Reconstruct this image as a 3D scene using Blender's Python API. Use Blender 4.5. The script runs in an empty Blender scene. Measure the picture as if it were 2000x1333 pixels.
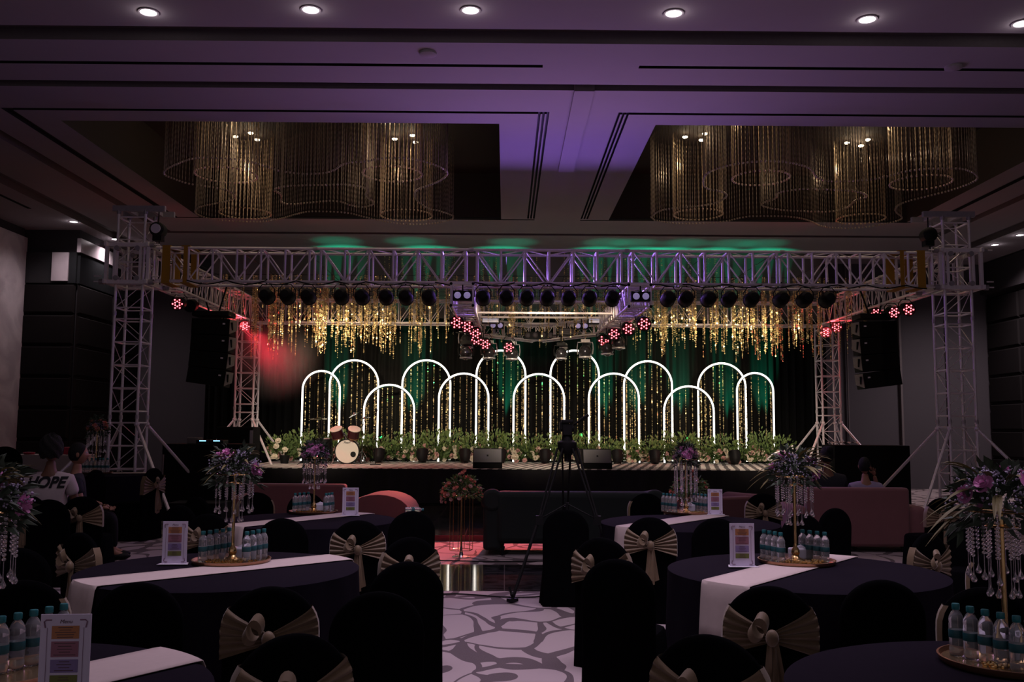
import bpy, math, random
import numpy as np
from mathutils import Vector, Matrix
PI = math.pi
SC = bpy.context.scene
COL = SC.collection
random.seed(7)
# ------------------------------------------------------------------ camera, world, exposure
F, H = 1850.0, 1.68
pit, yaw, rol = math.atan(174.5 / F), math.atan(12 / F), math.radians(.32)
cf = Vector((math.sin(yaw) * math.cos(pit), math.cos(yaw) * math.cos(pit), math.sin(pit)))
cr = Vector((math.cos(yaw), -math.sin(yaw), 0))
cu = cr.cross(cf)
cu, cr = cu * math.cos(rol) - cr * math.sin(rol), cr * math.cos(rol) + cu * math.sin(rol)
CAM = Vector((0, 0, H))
cd = bpy.data.cameras.new('camera'); cam = bpy.data.objects.new('camera', cd); COL.objects.link(cam)
cd.sensor_width = 36; cd.lens = 36 * F / 2000; cd.clip_end = 200
m = Matrix.Identity(4)
for i in range(3):
    m[i][0], m[i][1], m[i][2], m[i][3] = cr[i], cu[i], -cf[i], CAM[i]
cam.matrix_world = m
SC.camera = cam
vs = SC.view_settings
vs.view_transform = 'Standard'; vs.look = 'None'; vs.gamma = 1; vs.exposure = 0.0
try: vs.use_curve_mapping = False
except Exception: pass
W = bpy.data.worlds.new('world'); SC.world = W; W.use_nodes = True
W.node_tree.nodes['Background'].inputs[0].default_value = (.60, .50, .57, 1)
W.node_tree.nodes['Background'].inputs[1].default_value = .31
SC.cycles.max_bounces = 8; SC.cycles.transparent_max_bounces = 12
SC.cycles.diffuse_bounces = 3; SC.cycles.glossy_bounces = 3; SC.cycles.transmission_bounces = 5
SC.cycles.volume_bounces = 0
SC.cycles.sample_clamp_indirect = 3.0; SC.cycles.sample_clamp_direct = 0
SC.cycles.caustics_reflective = False; SC.cycles.caustics_refractive = False
SC.cycles.use_denoising = True

def light(kind, loc, energy, col, size=.1, target=None, spot=60, blend=.5, parent=None, name='lamp_light', size_y=None):
    d = bpy.data.lights.new(name, kind); d.energy = energy; d.color = col
    if kind == 'AREA':
        d.size = size
        if size_y: d.shape = 'RECTANGLE'; d.size_y = size_y
    else: d.shadow_soft_size = size
    if kind == 'SPOT': d.spot_size = math.radians(spot); d.spot_blend = blend
    o = bpy.data.objects.new(name, d); COL.objects.link(o)
    if parent: o.parent = parent
    o.location = loc
    if target is not None:
        v = Vector(target) - Vector(loc) - (parent.location if parent else Vector())
        o.rotation_euler = v.to_track_quat('-Z', 'Y').to_euler()
    return o
# purple wash lamp of the front truss, thrown back over the audience ceiling
light('AREA', (.9, 18.1, 4.55), 110, (.40, .20, 1.0), 3.6, (.9, 10, 5.6), name='purple_wash', size_y=.2)
light('AREA', (.9, 15.9, 3.7), 62, (.85, .48, .80), 5, (.9, 8, 5.4), name='mauve_ceiling_fill', size_y=.2)  # added mauve fill for carpet bounce on the near ceiling, no fixture
# added overhead fill to brighten the tables, no fixture stands there
light('AREA', (1.0, 6.3, 6.7), 160, (.95, .76, .97), 8, (1.0, 6.6, 0), name='table_fill', size_y=3).data.spread = math.radians(105)
light('SPOT', (.2, 19.0, 3.9), 3000, (1, .15, .11), .1, (-.6, 13.5, 0), spot=28, blend=.8, name='red_aisle_beam')
light('SPOT', (-.9, 19.2, 3.6), 1500, (1, .22, .17), .1, (-2.2, 15.4, .5), spot=20, blend=.8, name='red_sofa_beam')
for q_ in (-4.2, .8, 5.8): light('SPOT', (q_, 16.9, 4.1), 1250, (1, .84, .66), .25, (q_ * .95, 24.3, 1.0), spot=46, blend=.8, name='stage_front_light')

def at(px, py, z=None, y=None):
    d = cf + cr * ((px - 1000) / F) - cu * ((py - 666.5) / F)
    t = (z - H) / d.z if z is not None else y / d.y
    return CAM + d * t
# ------------------------------------------------------------------ materials
MT = {}
def mat(name, col, rough=.6, metal=0, emit=None, es=1, trans=0, spec=.5, noise=0, nscale=20, bump=0, bscale=60, alpha=1, ior=1.45, sheen=0):
    if name in MT: return MT[name]
    M = bpy.data.materials.new(name); M.use_nodes = True
    nt = M.node_tree; b = nt.nodes['Principled BSDF']
    b.inputs['Base Color'].default_value = (*col, 1); b.inputs['Roughness'].default_value = rough
    b.inputs['Metallic'].default_value = metal; b.inputs['Specular IOR Level'].default_value = spec
    b.inputs['Transmission Weight'].default_value = trans; b.inputs['IOR'].default_value = ior
    b.inputs['Alpha'].default_value = alpha
    if sheen: b.inputs['Sheen Weight'].default_value = sheen
    if emit: b.inputs['Emission Color'].default_value = (*emit, 1); b.inputs['Emission Strength'].default_value = es
    tc = nt.nodes.new('ShaderNodeTexCoord')
    if noise:
        n = nt.nodes.new('ShaderNodeTexNoise'); n.inputs['Scale'].default_value = nscale; n.inputs['Detail'].default_value = 4
        nt.links.new(tc.outputs['Object'], n.inputs['Vector'])
        mx = nt.nodes.new('ShaderNodeMix'); mx.data_type = 'RGBA'
        mx.inputs[6].default_value = (*[c * (1 - noise) for c in col], 1)
        mx.inputs[7].default_value = (*[min(1, c * (1 + noise)) for c in col], 1)
        nt.links.new(n.outputs['Fac'], mx.inputs[0]); nt.links.new(mx.outputs[2], b.inputs['Base Color'])
    if bump:
        n = nt.nodes.new('ShaderNodeTexNoise'); n.inputs['Scale'].default_value = bscale
        nt.links.new(tc.outputs['Object'], n.inputs['Vector'])
        bp = nt.nodes.new('ShaderNodeBump'); bp.inputs['Strength'].default_value = bump; bp.inputs['Distance'].default_value = .01
        nt.links.new(n.outputs['Fac'], bp.inputs['Height']); nt.links.new(bp.outputs[0], b.inputs['Normal'])
    MT[name] = M
    return M
black_fab = mat('black_spandex', (.0022, .0022, .0028), .95, spec=.02, noise=.3, nscale=8)
navy_fab = mat('navy_cloth', (.0095, .0074, .0125), .9, spec=.03, noise=.15, nscale=40)
runner_m = mat('beige_runner', (.50, .41, .39), .8, noise=.06, nscale=30)
sash_m = mat('gold_sash', (.165, .112, .062), .55, noise=.15, nscale=25, sheen=.25)
alu = mat('aluminium', (.86, .79, .83), .45, metal=.3, noise=.12, nscale=30)
alu_d = mat('dull_aluminium', (.36, .33, .35), .5, metal=.5, noise=.15, nscale=20)
blk = mat('black_metal', (.006, .006, .0065), .6, spec=.25, noise=.2, nscale=12)
blk2 = mat('black_cabinet', (.006, .006, .007), .75, spec=.15, noise=.2, nscale=30)
grille = mat('speaker_grille', (.11, .10, .105), .6, noise=.2, nscale=200)
gold = mat('polished_gold', (.75, .50, .22), .22, metal=1, noise=.1, nscale=10)
gold2 = mat('gold_sequin', (.98, .67, .33), .38, metal=.75, noise=.25, nscale=3)
bead_m = mat('amber_bead', (.36, .29, .23), .3, metal=.6, noise=.25, nscale=8)
bead_w = mat('warm_bead', (.62, .46, .31), .3, metal=.6, noise=.25, nscale=8)
crystal = mat('crystal', (.97, .90, .97), .03, trans=.88, spec=.9, noise=.03, ior=1.6)
glass = mat('clear_plastic', (.93, .93, .97), .06, trans=.8, ior=1.33, noise=.02)
teal = mat('teal_plastic', (.015, .15, .165), .45, noise=.08)
teal2 = mat('teal_label', (.015, .085, .10), .5, noise=.25, nscale=60)
paper = mat('lilac_card', (.62, .55, .70), .6, noise=.03)
white_pl = mat('white_plastic', (.72, .68, .78), .35, noise=.03)
pinkv = mat('dusty_pink_velvet', (.21, .088, .095), .85, noise=.08, nscale=6, sheen=.2)
greenv = mat('dark_green_velvet', (.007, .012, .011), .85, noise=.2, nscale=6)
skin_d = mat('dark_skin', (.16, .075, .045), .55, noise=.12, nscale=20)
skin_m = mat('brown_skin', (.34, .17, .11), .55, noise=.1, nscale=20)
hair_m = mat('black_hair', (.004, .004, .004), .8, noise=.3, nscale=90, bump=.8, bscale=120)
shirt_w = mat('pale_tshirt', (.52, .43, .45), .85, noise=.05, nscale=15)
shirt_b = mat('dark_shirt', (.012, .013, .02), .85, noise=.3, nscale=60)
neon = mat('white_neon', (1, 1, 1), .5, emit=(1, .94, .86), es=2.4)
lampw = mat('downlight_glow', (1, 1, 1), .5, emit=(1, .93, .95), es=9)
redled = mat('red_led', (1, .2, .2), .5, emit=(1, .13, .16), es=5)
lensm = mat('lens', (.66, .60, .95), .2, emit=(.6, .5, 1), es=.22, spec=1, noise=.1)
blind = mat('blinder_face', (.80, .76, .84), .4, emit=(.9, .85, 1), es=.22, noise=.1, nscale=40)  # faint emission stands in for light reflected off the unlit panels
strap_y = mat('yellow_webbing', (.42, .22, .015), .8, noise=.1)
blue_d = mat('blue_display', (.2, .6, 1), .5, emit=(.25, .6, 1), es=2.5)
hay = mat('chandelier_lamp', (1, 1, 1), .5, emit=(1, .8, .5), es=14)
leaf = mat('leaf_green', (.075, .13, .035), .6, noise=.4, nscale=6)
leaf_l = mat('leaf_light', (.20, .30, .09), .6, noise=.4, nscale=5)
leaf_d = mat('leaf_dark_green', (.035, .055, .032), .6, noise=.4, nscale=6)  # darker even green for the table bouquets
leaf_y = mat('leaf_yellow', (.17, .14, .05), .6, noise=.3, nscale=12)
rose_p = mat('pink_purple_rose', (.66, .26, .52), .7, noise=.2, nscale=60)
rose_o = mat('salmon_rose', (.72, .26, .20), .7, noise=.3, nscale=60)
rose_w = mat('cream_blossom', (.78, .70, .55), .7, noise=.12, nscale=60)
rose_b = mat('blush_blossom', (.62, .36, .33), .7, noise=.2, nscale=60)
baby = mat('lilac_filler', (.42, .36, .52), .7, noise=.2, nscale=60)
chrome = mat('chrome', (.75, .74, .74), .15, metal=1, noise=.03)
maroon = mat('maroon_shell', (.035, .006, .009), .2, noise=.2)
drumh = mat('drum_head', (.80, .74, .64), .5, noise=.02)
cym = mat('bronze_cymbal', (.45, .34, .18), .3, metal=1, noise=.1)
tray_m = mat('copper_tray', (.42, .22, .13), .3, metal=.8, noise=.1)
mirror_g = mat('tray_gold', (.65, .48, .26), .2, metal=.9, noise=.3, nscale=60)

def floor_mat():
    M = bpy.data.materials.new('leaf_pattern_carpet'); M.use_nodes = True; nt = M.node_tree; b = nt.nodes['Principled BSDF']
    L = nt.links.new; N = nt.nodes.new
    tc = N('ShaderNodeTexCoord')
    mp = N('ShaderNodeMapping'); mp.inputs['Scale'].default_value = (1.0, .75, 1); mp.inputs['Rotation'].default_value = (0, 0, .5)
    L(tc.outputs['Object'], mp.inputs[0])
    n = N('ShaderNodeTexNoise'); n.inputs['Scale'].default_value = 1.1; n.inputs['Detail'].default_value = 1
    L(mp.outputs[0], n.inputs['Vector'])
    mx = N('ShaderNodeMix'); mx.data_type = 'RGBA'; mx.blend_type = 'LINEAR_LIGHT'; mx.inputs[0].default_value = .55
    L(mp.outputs[0], mx.inputs[6]); L(n.outputs['Color'], mx.inputs[7])
    v = N('ShaderNodeTexVoronoi'); v.feature = 'DISTANCE_TO_EDGE'; v.inputs['Scale'].default_value = 1.9
    L(mx.outputs[2], v.inputs['Vector'])
    n2 = N('ShaderNodeTexNoise'); n2.inputs['Scale'].default_value = 1.3; L(tc.outputs['Object'], n2.inputs['Vector'])
    mr = N('ShaderNodeMapRange'); mr.inputs[1].default_value = .3; mr.inputs[2].default_value = .7; mr.inputs[3].default_value = .012; mr.inputs[4].default_value = .12
    L(n2.outputs['Fac'], mr.inputs[0])
    lt = N('ShaderNodeMath'); lt.operation = 'LESS_THAN'; L(v.outputs['Distance'], lt.inputs[0]); L(mr.outputs[0], lt.inputs[1])
    n3 = N('ShaderNodeTexNoise'); n3.inputs['Scale'].default_value = 160; L(tc.outputs['Object'], n3.inputs['Vector'])
    ca = N('ShaderNodeMix'); ca.data_type = 'RGBA'; ca.inputs[6].default_value = (.035, .028, .032, 1); ca.inputs[7].default_value = (.16, .12, .13, 1)
    L(n3.outputs['Fac'], ca.inputs[0])
    cb = N('ShaderNodeMix'); cb.data_type = 'RGBA'; cb.inputs[6].default_value = (.36, .295, .305, 1); L(lt.outputs[0], cb.inputs[0]); L(ca.outputs[2], cb.inputs[7])
    L(cb.outputs[2], b.inputs['Base Color']); b.inputs['Roughness'].default_value = .95
    return M
def stone_mat(name, c1, c2, rough, tile=0, scale=1.2, spec=.5):
    M = bpy.data.materials.new(name); M.use_nodes = True; nt = M.node_tree; b = nt.nodes['Principled BSDF']
    L = nt.links.new; N = nt.nodes.new
    tc = N('ShaderNodeTexCoord'); n = N('ShaderNodeTexNoise'); n.inputs['Scale'].default_value = scale; n.inputs['Detail'].default_value = 8; n.inputs['Distortion'].default_value = 1.5
    L(tc.outputs['Object'], n.inputs['Vector'])
    r = N('ShaderNodeValToRGB'); r.color_ramp.elements[0].position = .38; r.color_ramp.elements[1].position = .62
    r.color_ramp.elements[0].color = (*c1, 1); r.color_ramp.elements[1].color = (*c2, 1)
    L(n.outputs['Fac'], r.inputs[0])
    out = r.outputs[0]
    if tile:
        br = N('ShaderNodeTexBrick'); br.offset = 0; br.inputs['Scale'].default_value = 1; br.inputs['Brick Width'].default_value = tile
        br.inputs['Row Height'].default_value = tile; br.inputs['Mortar Size'].default_value = .006
        br.inputs['Mortar'].default_value = (.09, .08, .08, 1)
        L(tc.outputs['Object'], br.inputs['Vector']); L(out, br.inputs['Color1']); L(out, br.inputs['Color2']); out = br.outputs['Color']
    L(out, b.inputs['Base Color']); b.inputs['Roughness'].default_value = rough; b.inputs['Specular IOR Level'].default_value = spec
    return M
def stripe_mat():
    M = bpy.data.materials.new('diagonal_stripe_rug'); M.use_nodes = True; nt = M.node_tree; b = nt.nodes['Principled BSDF']
    L = nt.links.new; N = nt.nodes.new
    tc = N('ShaderNodeTexCoord'); mp = N('ShaderNodeMapping'); mp.inputs['Rotation'].default_value = (0, 0, .2)
    w = N('ShaderNodeTexWave'); w.inputs['Scale'].default_value = 1.5; w.inputs['Distortion'].default_value = 1.2; w.inputs['Detail'].default_value = 1; w.inputs['Detail Scale'].default_value = 1.5
    L(tc.outputs['Object'], mp.inputs[0]); L(mp.outputs[0], w.inputs['Vector'])
    r = N('ShaderNodeValToRGB'); r.color_ramp.elements[0].position = .42; r.color_ramp.elements[1].position = .5
    r.color_ramp.elements[0].color = (.13, .115, .11, 1); r.color_ramp.elements[1].color = (.80, .74, .68, 1)
    L(w.outputs['Fac'], r.inputs[0]); L(r.outputs[0], b.inputs['Base Color']); b.inputs['Roughness'].default_value = .9
    return M
carpet = floor_mat()
black_stone = stone_mat('black_polished_stone', (.006, .006, .007), (.03, .028, .03), .07, .6, 3, .6)
marble = stone_mat('pale_marble', (.40, .36, .39), (.55, .50, .53), .25, 0, .8)
stripe = stripe_mat()
ceil_m = mat('ceiling_paint', (.34, .31, .33), .85, spec=.15, noise=.03, nscale=3)
groove_m = mat('ceiling_groove', (.16, .14, .145), .9, noise=.1)
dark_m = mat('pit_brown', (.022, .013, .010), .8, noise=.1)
slot_m = mat('slot_black', (.01, .01, .01), .6, noise=.1)
panel_m = mat('padded_panel', (.011, .0095, .010), .75, spec=.12, noise=.15, nscale=5)
wall_m = mat('dark_wall', (.040, .036, .040), .8, spec=.15, noise=.08, nscale=1)
glass_d = mat('dark_glass', (.02, .022, .024), .08, spec=.6, noise=.1)
drape_m = mat('charcoal_drape', (.0065, .0065, .0066), .9, spec=.1, noise=.1, nscale=2)
skirt_m = mat('stage_skirt', (.016, .014, .016), .9, noise=.15)
redr = mat('red_riser', (.22, .03, .035), .6, noise=.1)
# ------------------------------------------------------------------ mesh builder
class MB:
    def __init__(s): s.v = []; s.f = []; s.m = []
    def add(s, vs, fs, mi=0, M=None):
        o = len(s.v)
        if M is not None: vs = [M @ Vector(p) for p in vs]
        s.v += [tuple(p) for p in vs]; s.f += [tuple(i + o for i in f) for f in fs]; s.m += [mi] * len(fs); return s
    def box(s, c, d, mi=0, rz=0, rx=0, ry=0, M=None, taper=1):
        x, y, z = d[0] / 2, d[1] / 2, d[2] / 2
        vs = [(sx * x * (taper if sz > 0 else 1), sy * y * (taper if sz > 0 else 1), sz * z) for sz in (-1, 1) for sy in (-1, 1) for sx in (-1, 1)]
        T = Matrix.Translation(c) @ Matrix.Rotation(rz, 4, 'Z') @ Matrix.Rotation(ry, 4, 'Y') @ Matrix.Rotation(rx, 4, 'X')
        if M is not None: T = M @ T
        return s.add(vs, [(0, 2, 3, 1), (4, 5, 7, 6), (0, 1, 5, 4), (2, 6, 7, 3), (0, 4, 6, 2), (1, 3, 7, 5)], mi, T)
    def tube(s, pts, r, n=6, mi=0, cap=True, M=None, closed=False):
        pts = [Vector(p) for p in pts]; K = len(pts)
        rs = r if isinstance(r, (list, tuple)) else [r] * K
        vs = []; u = None
        for i, p in enumerate(pts):
            if closed: t = pts[(i + 1) % K] - pts[i - 1]
            else: t = pts[min(i + 1, K - 1)] - pts[max(i - 1, 0)]
            t.normalize()
            if u is None:
                u = t.orthogonal().normalized()
            else:
                u = (u - t * u.dot(t))
                u = u.normalized() if u.length > 1e-6 else t.orthogonal().normalized()
            w = t.cross(u)
            for k in range(n):
                a = 2 * PI * k / n
                vs.append(p + (u * math.cos(a) + w * math.sin(a)) * rs[i])
        fs = []
        for i in range(K if closed else K - 1):
            j = (i + 1) % K
            for k in range(n):
                fs.append((i * n + k, i * n + (k + 1) % n, j * n + (k + 1) % n, j * n + k))
        if cap and not closed: fs += [tuple(range(n))[::-1], tuple((K - 1) * n + k for k in range(n))]
        return s.add(vs, fs, mi, M)
    def lathe(s, prof, c=(0, 0, 0), n=16, mi=0, M=None, sx=1, sy=1):
        vs = []; fs = []
        for r, z in prof:
            for k in range(n):
                a = 2 * PI * k / n; vs.append((c[0] + r * math.cos(a) * sx, c[1] + r * math.sin(a) * sy, c[2] + z))
        for i in range(len(prof) - 1):
            for k in range(n): fs.append((i * n + k, i * n + (k + 1) % n, (i + 1) * n + (k + 1) % n, (i + 1) * n + k))
        if prof[0][0] > 1e-5: fs.append(tuple(range(n))[::-1])
        if prof[-1][0] > 1e-5: fs.append(tuple((len(prof) - 1) * n + k for k in range(n)))
        return s.add(vs, fs, mi, M)
    def sph(s, c, r, nu=8, nv=5, mi=0, M=None):
        r = r if isinstance(r, (tuple, list)) else (r, r, r)
        vs = [(c[0], c[1], c[2] - r[2])]
        for j in range(1, nv):
            b = -PI / 2 + PI * j / nv
            for k in range(nu):
                a = 2 * PI * k / nu; vs.append((c[0] + r[0] * math.cos(b) * math.cos(a), c[1] + r[1] * math.cos(b) * math.sin(a), c[2] + r[2] * math.sin(b)))
        vs.append((c[0], c[1], c[2] + r[2])); e = len(vs) - 1
        fs = [(0, 1 + (k + 1) % nu, 1 + k) for k in range(nu)]
        for j in range(nv - 2):
            for k in range(nu):
                a = 1 + j * nu; fs.append((a + k, a + (k + 1) % nu, a + nu + (k + 1) % nu, a + nu + k))
        a = 1 + (nv - 2) * nu
        fs += [(a + k, a + (k + 1) % nu, e) for k in range(nu)]
        return s.add(vs, fs, mi, M)
    def prism(s, pts, y0, y1, mi=0, M=None):       # polygon in x,z extruded along y
        n = len(pts); vs = [(x, y0, z) for x, z in pts] + [(x, y1, z) for x, z in pts]
        fs = [tuple(range(n)), tuple(range(n, 2 * n))[::-1]] + [(i, i + n, (i + 1) % n + n, (i + 1) % n) for i in range(n)]
        return s.add(vs, fs, mi, M)
    def build(s, name, mats, parent=None, smooth=True, bevel=0, loc=None, sub=0):
        me = bpy.data.meshes.new(name); me.from_pydata(s.v, [], s.f)
        for q in (mats if isinstance(mats, (list, tuple)) else [mats]): me.materials.append(q)
        me.polygons.foreach_set('material_index', s.m)
        if smooth:
            me.polygons.foreach_set('use_smooth', [True] * len(s.f))
            if not sub: me.set_sharp_from_angle(angle=.75)
        o = bpy.data.objects.new(name, me); COL.objects.link(o)
        if parent: o.parent = parent
        if loc: o.location = loc
        if bevel:
            b = o.modifiers.new('bevel', 'BEVEL'); b.width = bevel; b.segments = 2; b.limit_method = 'ANGLE'
        if sub:
            b = o.modifiers.new('sub', 'SUBSURF'); b.levels = sub; b.render_levels = sub
        return o
def thing(name, label, cat, loc=(0, 0, 0), rz=0, group=None):
    o = bpy.data.objects.new(name, None); COL.objects.link(o); o.empty_display_size = .1
    o.location = loc; o.rotation_euler = (0, 0, rz); tag(o, label, cat, group); return o
def tag(o, label, cat, group=None, kind=None):
    o['label'] = label; o['category'] = cat
    if group: o['group'] = group
    if kind: o['kind'] = kind
    return o
def struct(name, mb, m, smooth=False):
    o = mb.build(name, m, smooth=smooth); o['kind'] = 'structure'; return o
def kids(o): return list(o.children)
def copy_tree(o, parent=None):
    c = o.copy(); COL.objects.link(c)
    if parent: c.parent = parent
    for ch in kids(o): copy_tree(ch, c)
    return c
def text(name, body, size, m, loc, rot, parent=None, ext=.001, shear=0, align='CENTER', off=0):
    cu_ = bpy.data.curves.new(name, 'FONT'); cu_.body = body; cu_.size = size; cu_.extrude = ext; cu_.align_x = align; cu_.shear = shear; cu_.offset = off
    cu_.materials.append(m); o = bpy.data.objects.new(name, cu_); COL.objects.link(o)
    o.location = loc; o.rotation_euler = rot
    if parent: o.parent = parent
    bpy.context.view_layer.update()
    me = bpy.data.meshes.new_from_object(o); r = bpy.data.objects.new(name, me); COL.objects.link(r); r.location = loc; r.rotation_euler = rot
    if parent: r.parent = parent
    bpy.data.objects.remove(o)
    return r
ORD = ['first', 'second', 'third', 'fourth', 'fifth', 'sixth', 'seventh', 'eighth', 'ninth', 'tenth', 'eleventh', 'twelfth', 'thirteenth',
       'fourteenth', 'fifteenth', 'sixteenth', 'seventeenth', 'eighteenth', 'nineteenth', 'twentieth', 'twenty-first', 'twenty-second', 'twenty-third', 'twenty-fourth']
# ================================================================== THE ROOM
ZC = 6.8
struct('floor', MB().box((1.5, 12.9, -.05), (32, 33, .1)), carpet)
struct('floor_stone_strip', MB().box((.3, 11.1, .0015), (6.4, 1.95, .003)), black_stone)
CW = MB().box((.8, 17.55, .045), (11.5, 5.9, .09)); 
struct('floor_raised_black_stage_apron', CW, black_stone)
struct('trim_1', MB().box((.8, 14.595, .043), (11.5, .012, .086)), redr)
# ceiling with recessed channels, slots and the two chandelier pits
def R(x0, x1, y0, y1, dz, mi): return (x0, x1, y0, y1, dz, mi)
def ring(x0, x1, y0, y1, w, dz, mi):
    return [R(x0, x1, y0, y0 + w, dz, mi), R(x0, x1, y1 - w, y1, dz, mi), R(x0, x0 + w, y0, y1, dz, mi), R(x1 - w, x1, y0, y1, dz, mi)]
pf = at(975, 242, ZC); pl = at(135, 247, ZC); pr = at(1280, 245, ZC); pb = at(385, 425, ZC).y
X1L, X1R = -10.2, 12.5; X2L, X2R = -8.75, 11.1
feat = []
feat += ring(X1L - .45, X1R + .45, at(988, 57, ZC).y, 27.2, .44, .16, 1)
feat += ring(X2L - .25, X2R + .25, at(988, 164, ZC).y, 24.6, .25, .16, 1)
s1y = at(700, 216, ZC).y
sl, sr_ = at(1045, 300, ZC), at(1190, 300, ZC)
for i in range(3):
    feat += [R(sl.x - .02 + i * .07, sl.x + .02 + i * .07, s1y, 22.6, .08, 2), R(sr_.x - .1 + i * .07, sr_.x - .06 + i * .07, s1y, 22.6, .08, 2)]
feat += [R(-8.15, sl.x + .16, s1y, s1y + .1, .06, 2), R(sr_.x - .1, 10.45, s1y, s1y + .1, .06, 2),
         R(-8.15, sl.x + .16, 22.7, 22.78, .06, 2), R(sr_.x - .1, 10.45, 22.7, 22.78, .06, 2),
         R(-8.15, -8.0, s1y, 22.7, .06, 2), R(10.3, 10.45, s1y, 22.7, .06, 2)]
dy = at(988, 129, ZC).y
feat += [R(-16, at(1060, 129, ZC).x, dy - .05, dy + .05, .06, 2), R(at(1248, 131, ZC).x, 18, dy - .05, dy + .05, .06, 2)]
feat += [R(X1L - 1.05, X1L - .95, 18, at(93, 408, ZC).y, .06, 2)]
g0, g1 = at(1140, 180, ZC), at(1108, 332, ZC)
feat += [R(g0.x - .15, g0.x + .15, at(1140, 172, ZC).y, g1.y, -.05, 0)]
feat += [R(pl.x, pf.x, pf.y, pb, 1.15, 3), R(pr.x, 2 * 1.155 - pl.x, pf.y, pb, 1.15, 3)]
xs = sorted({-14, 16.5} | {round(f[i], 4) for f in feat for i in (0, 1) if -14 < f[i] < 16.5})
ys = sorted({-3.2, 29} | {round(f[i], 4) for f in feat for i in (2, 3) if -3 < f[i] < 29})
def cell(x, y):
    r = (0, 0)
    for f in feat:
        if f[0] < x < f[1] and f[2] < y < f[3]: r = (f[4], f[5])
    return r
cb = MB(); G = {}
for i in range(len(xs) - 1):
    for j in range(len(ys) - 1):
        G[i, j] = cell((xs[i] + xs[i + 1]) / 2, (ys[j] + ys[j + 1]) / 2)
        z = ZC + G[i, j][0]
        cb.add([(xs[i], ys[j], z), (xs[i + 1], ys[j], z), (xs[i + 1], ys[j + 1], z), (xs[i], ys[j + 1], z)], [(0, 3, 2, 1)], G[i, j][1])
for (i, j), (dz, mi) in G.items():
    for di, dj in ((1, 0), (0, 1)):
        o = G.get((i + di, j + dj))
        if o and abs(o[0] - dz) > 1e-6:
            mm = mi if dz > o[0] else o[1]
            a, b = ((xs[i + 1], ys[j]), (xs[i + 1], ys[j + 1])) if di else ((xs[i], ys[j + 1]), (xs[i + 1], ys[j + 1]))
            cb.add([(*a, ZC + dz), (*b, ZC + dz), (*b, ZC + o[0]), (*a, ZC + o[0])], [(0, 1, 2, 3)], mm)
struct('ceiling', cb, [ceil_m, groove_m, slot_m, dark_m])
struct('ceiling_slab', MB().box((1.25, 12.9, 8.15), (30.5, 32.2, .2)), slot_m)
# walls
struct('wall_back', MB().box((1.3, 28.6, 3.4), (31, .2, 6.8)), mat('back_wall_grey', (.075, .067, .078), .75, noise=.08, nscale=1))
def panels(name, p0, p1, ztop, rowh, w, out):      # padded rows between two floor points, face normal 'out'
    p0, p1, out = Vector(p0), Vector(p1), Vector(out); L_ = (p1 - p0).length; d = (p1 - p0) / L_
    n = max(1, round(L_ / w)); ww = L_ / n; mb = MB(); z = ztop
    while z > .1:
        h = min(rowh, z)
        for k in range(n):
            a = p0 + d * (k * ww + .01); b = p0 + d * ((k + 1) * ww - .01); zb, zt = z - h + .012, z - .012
            e = .05; o1 = out * .06
            vs_ = [(*a.xy, zb), (*b.xy, zb), (*b.xy, zt), (*a.xy, zt)]
            a2, b2 = a + d * e + o1, b - d * e + o1
            vs_ += [(*a2.xy, zb + e), (*b2.xy, zb + e), (*b2.xy, zt - e), (*a2.xy, zt - e)]
            mb.add(vs_, [(4, 5, 6, 7), (0, 1, 5, 4), (1, 2, 6, 5), (2, 3, 7, 6), (3, 0, 4, 7)])
        z -= rowh
    o = mb.build(name, panel_m, smooth=False); o['kind'] = 'structure'
k = 1.2
XL = -12.4; YJ = 24.2
struct('wall_left', MB().box((XL - .55, 11, 3.4), (1, 26.4, 6.8)).box((XL + .28, YJ + 2.2, 3.4), (1.6 + .5, 4.2, 6.8)), wall_m)
struct('trim_2', MB().box((XL, (22.7 + 24.15) / 2, 3.28), (.12, 24.15 - 22.7, 6.54)), marble)
XJ = XL + 1.35
panels('wall_left_padded_front', (XL, YJ - .02, 0), (XJ, YJ - .02, 0), 5.38, .8, 1.4, (0, -1, 0))
panels('wall_left_padded_side', (XJ + .02, YJ, 0), (XJ + .02, 28.4, 0), 5.38, .8, 1.7, (1, 0, 0))
gl = MB().box(((XL + XJ) / 2, YJ - .04, 5.78), (1.35, .08, .8)).box((XJ + .03, 26.3, 5.78), (.08, 4.2, .8))
struct('window_1', gl, glass_d)
struct('trim_3_and_reflection', MB().box((XJ + .06, 26.2, 6.36), (.1, 4.2, .36)).box((XL + .95, YJ - .1, 5.8), (.42, .04, .74)), marble)  # second box: marble reflection in the dark glass, modelled as a slab
XR = 14.6
struct('wall_right', MB().box((XR + .3, 12.9, 3.4), (.6, 31, 6.8)), wall_m)
panels('wall_right_padded', (XR - .01, 14, 0), (XR - .01, 28.4, 0), 5.75, .8, 1.9, (-1, 0, 0))
struct('trim_4', MB().box((XR - .1, 21, 6.3), (.2, 14.8, .9)), wall_m)
struct('trim_5', MB().box((11.9, 28.42, 3.4), (.06, .1, 6.8)).box((13.3, 28.42, 3.4), (.03, .06, 6.8)).box((10.3, 28.42, 3.4), (.03, .06, 6.8)), groove_m)
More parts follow.
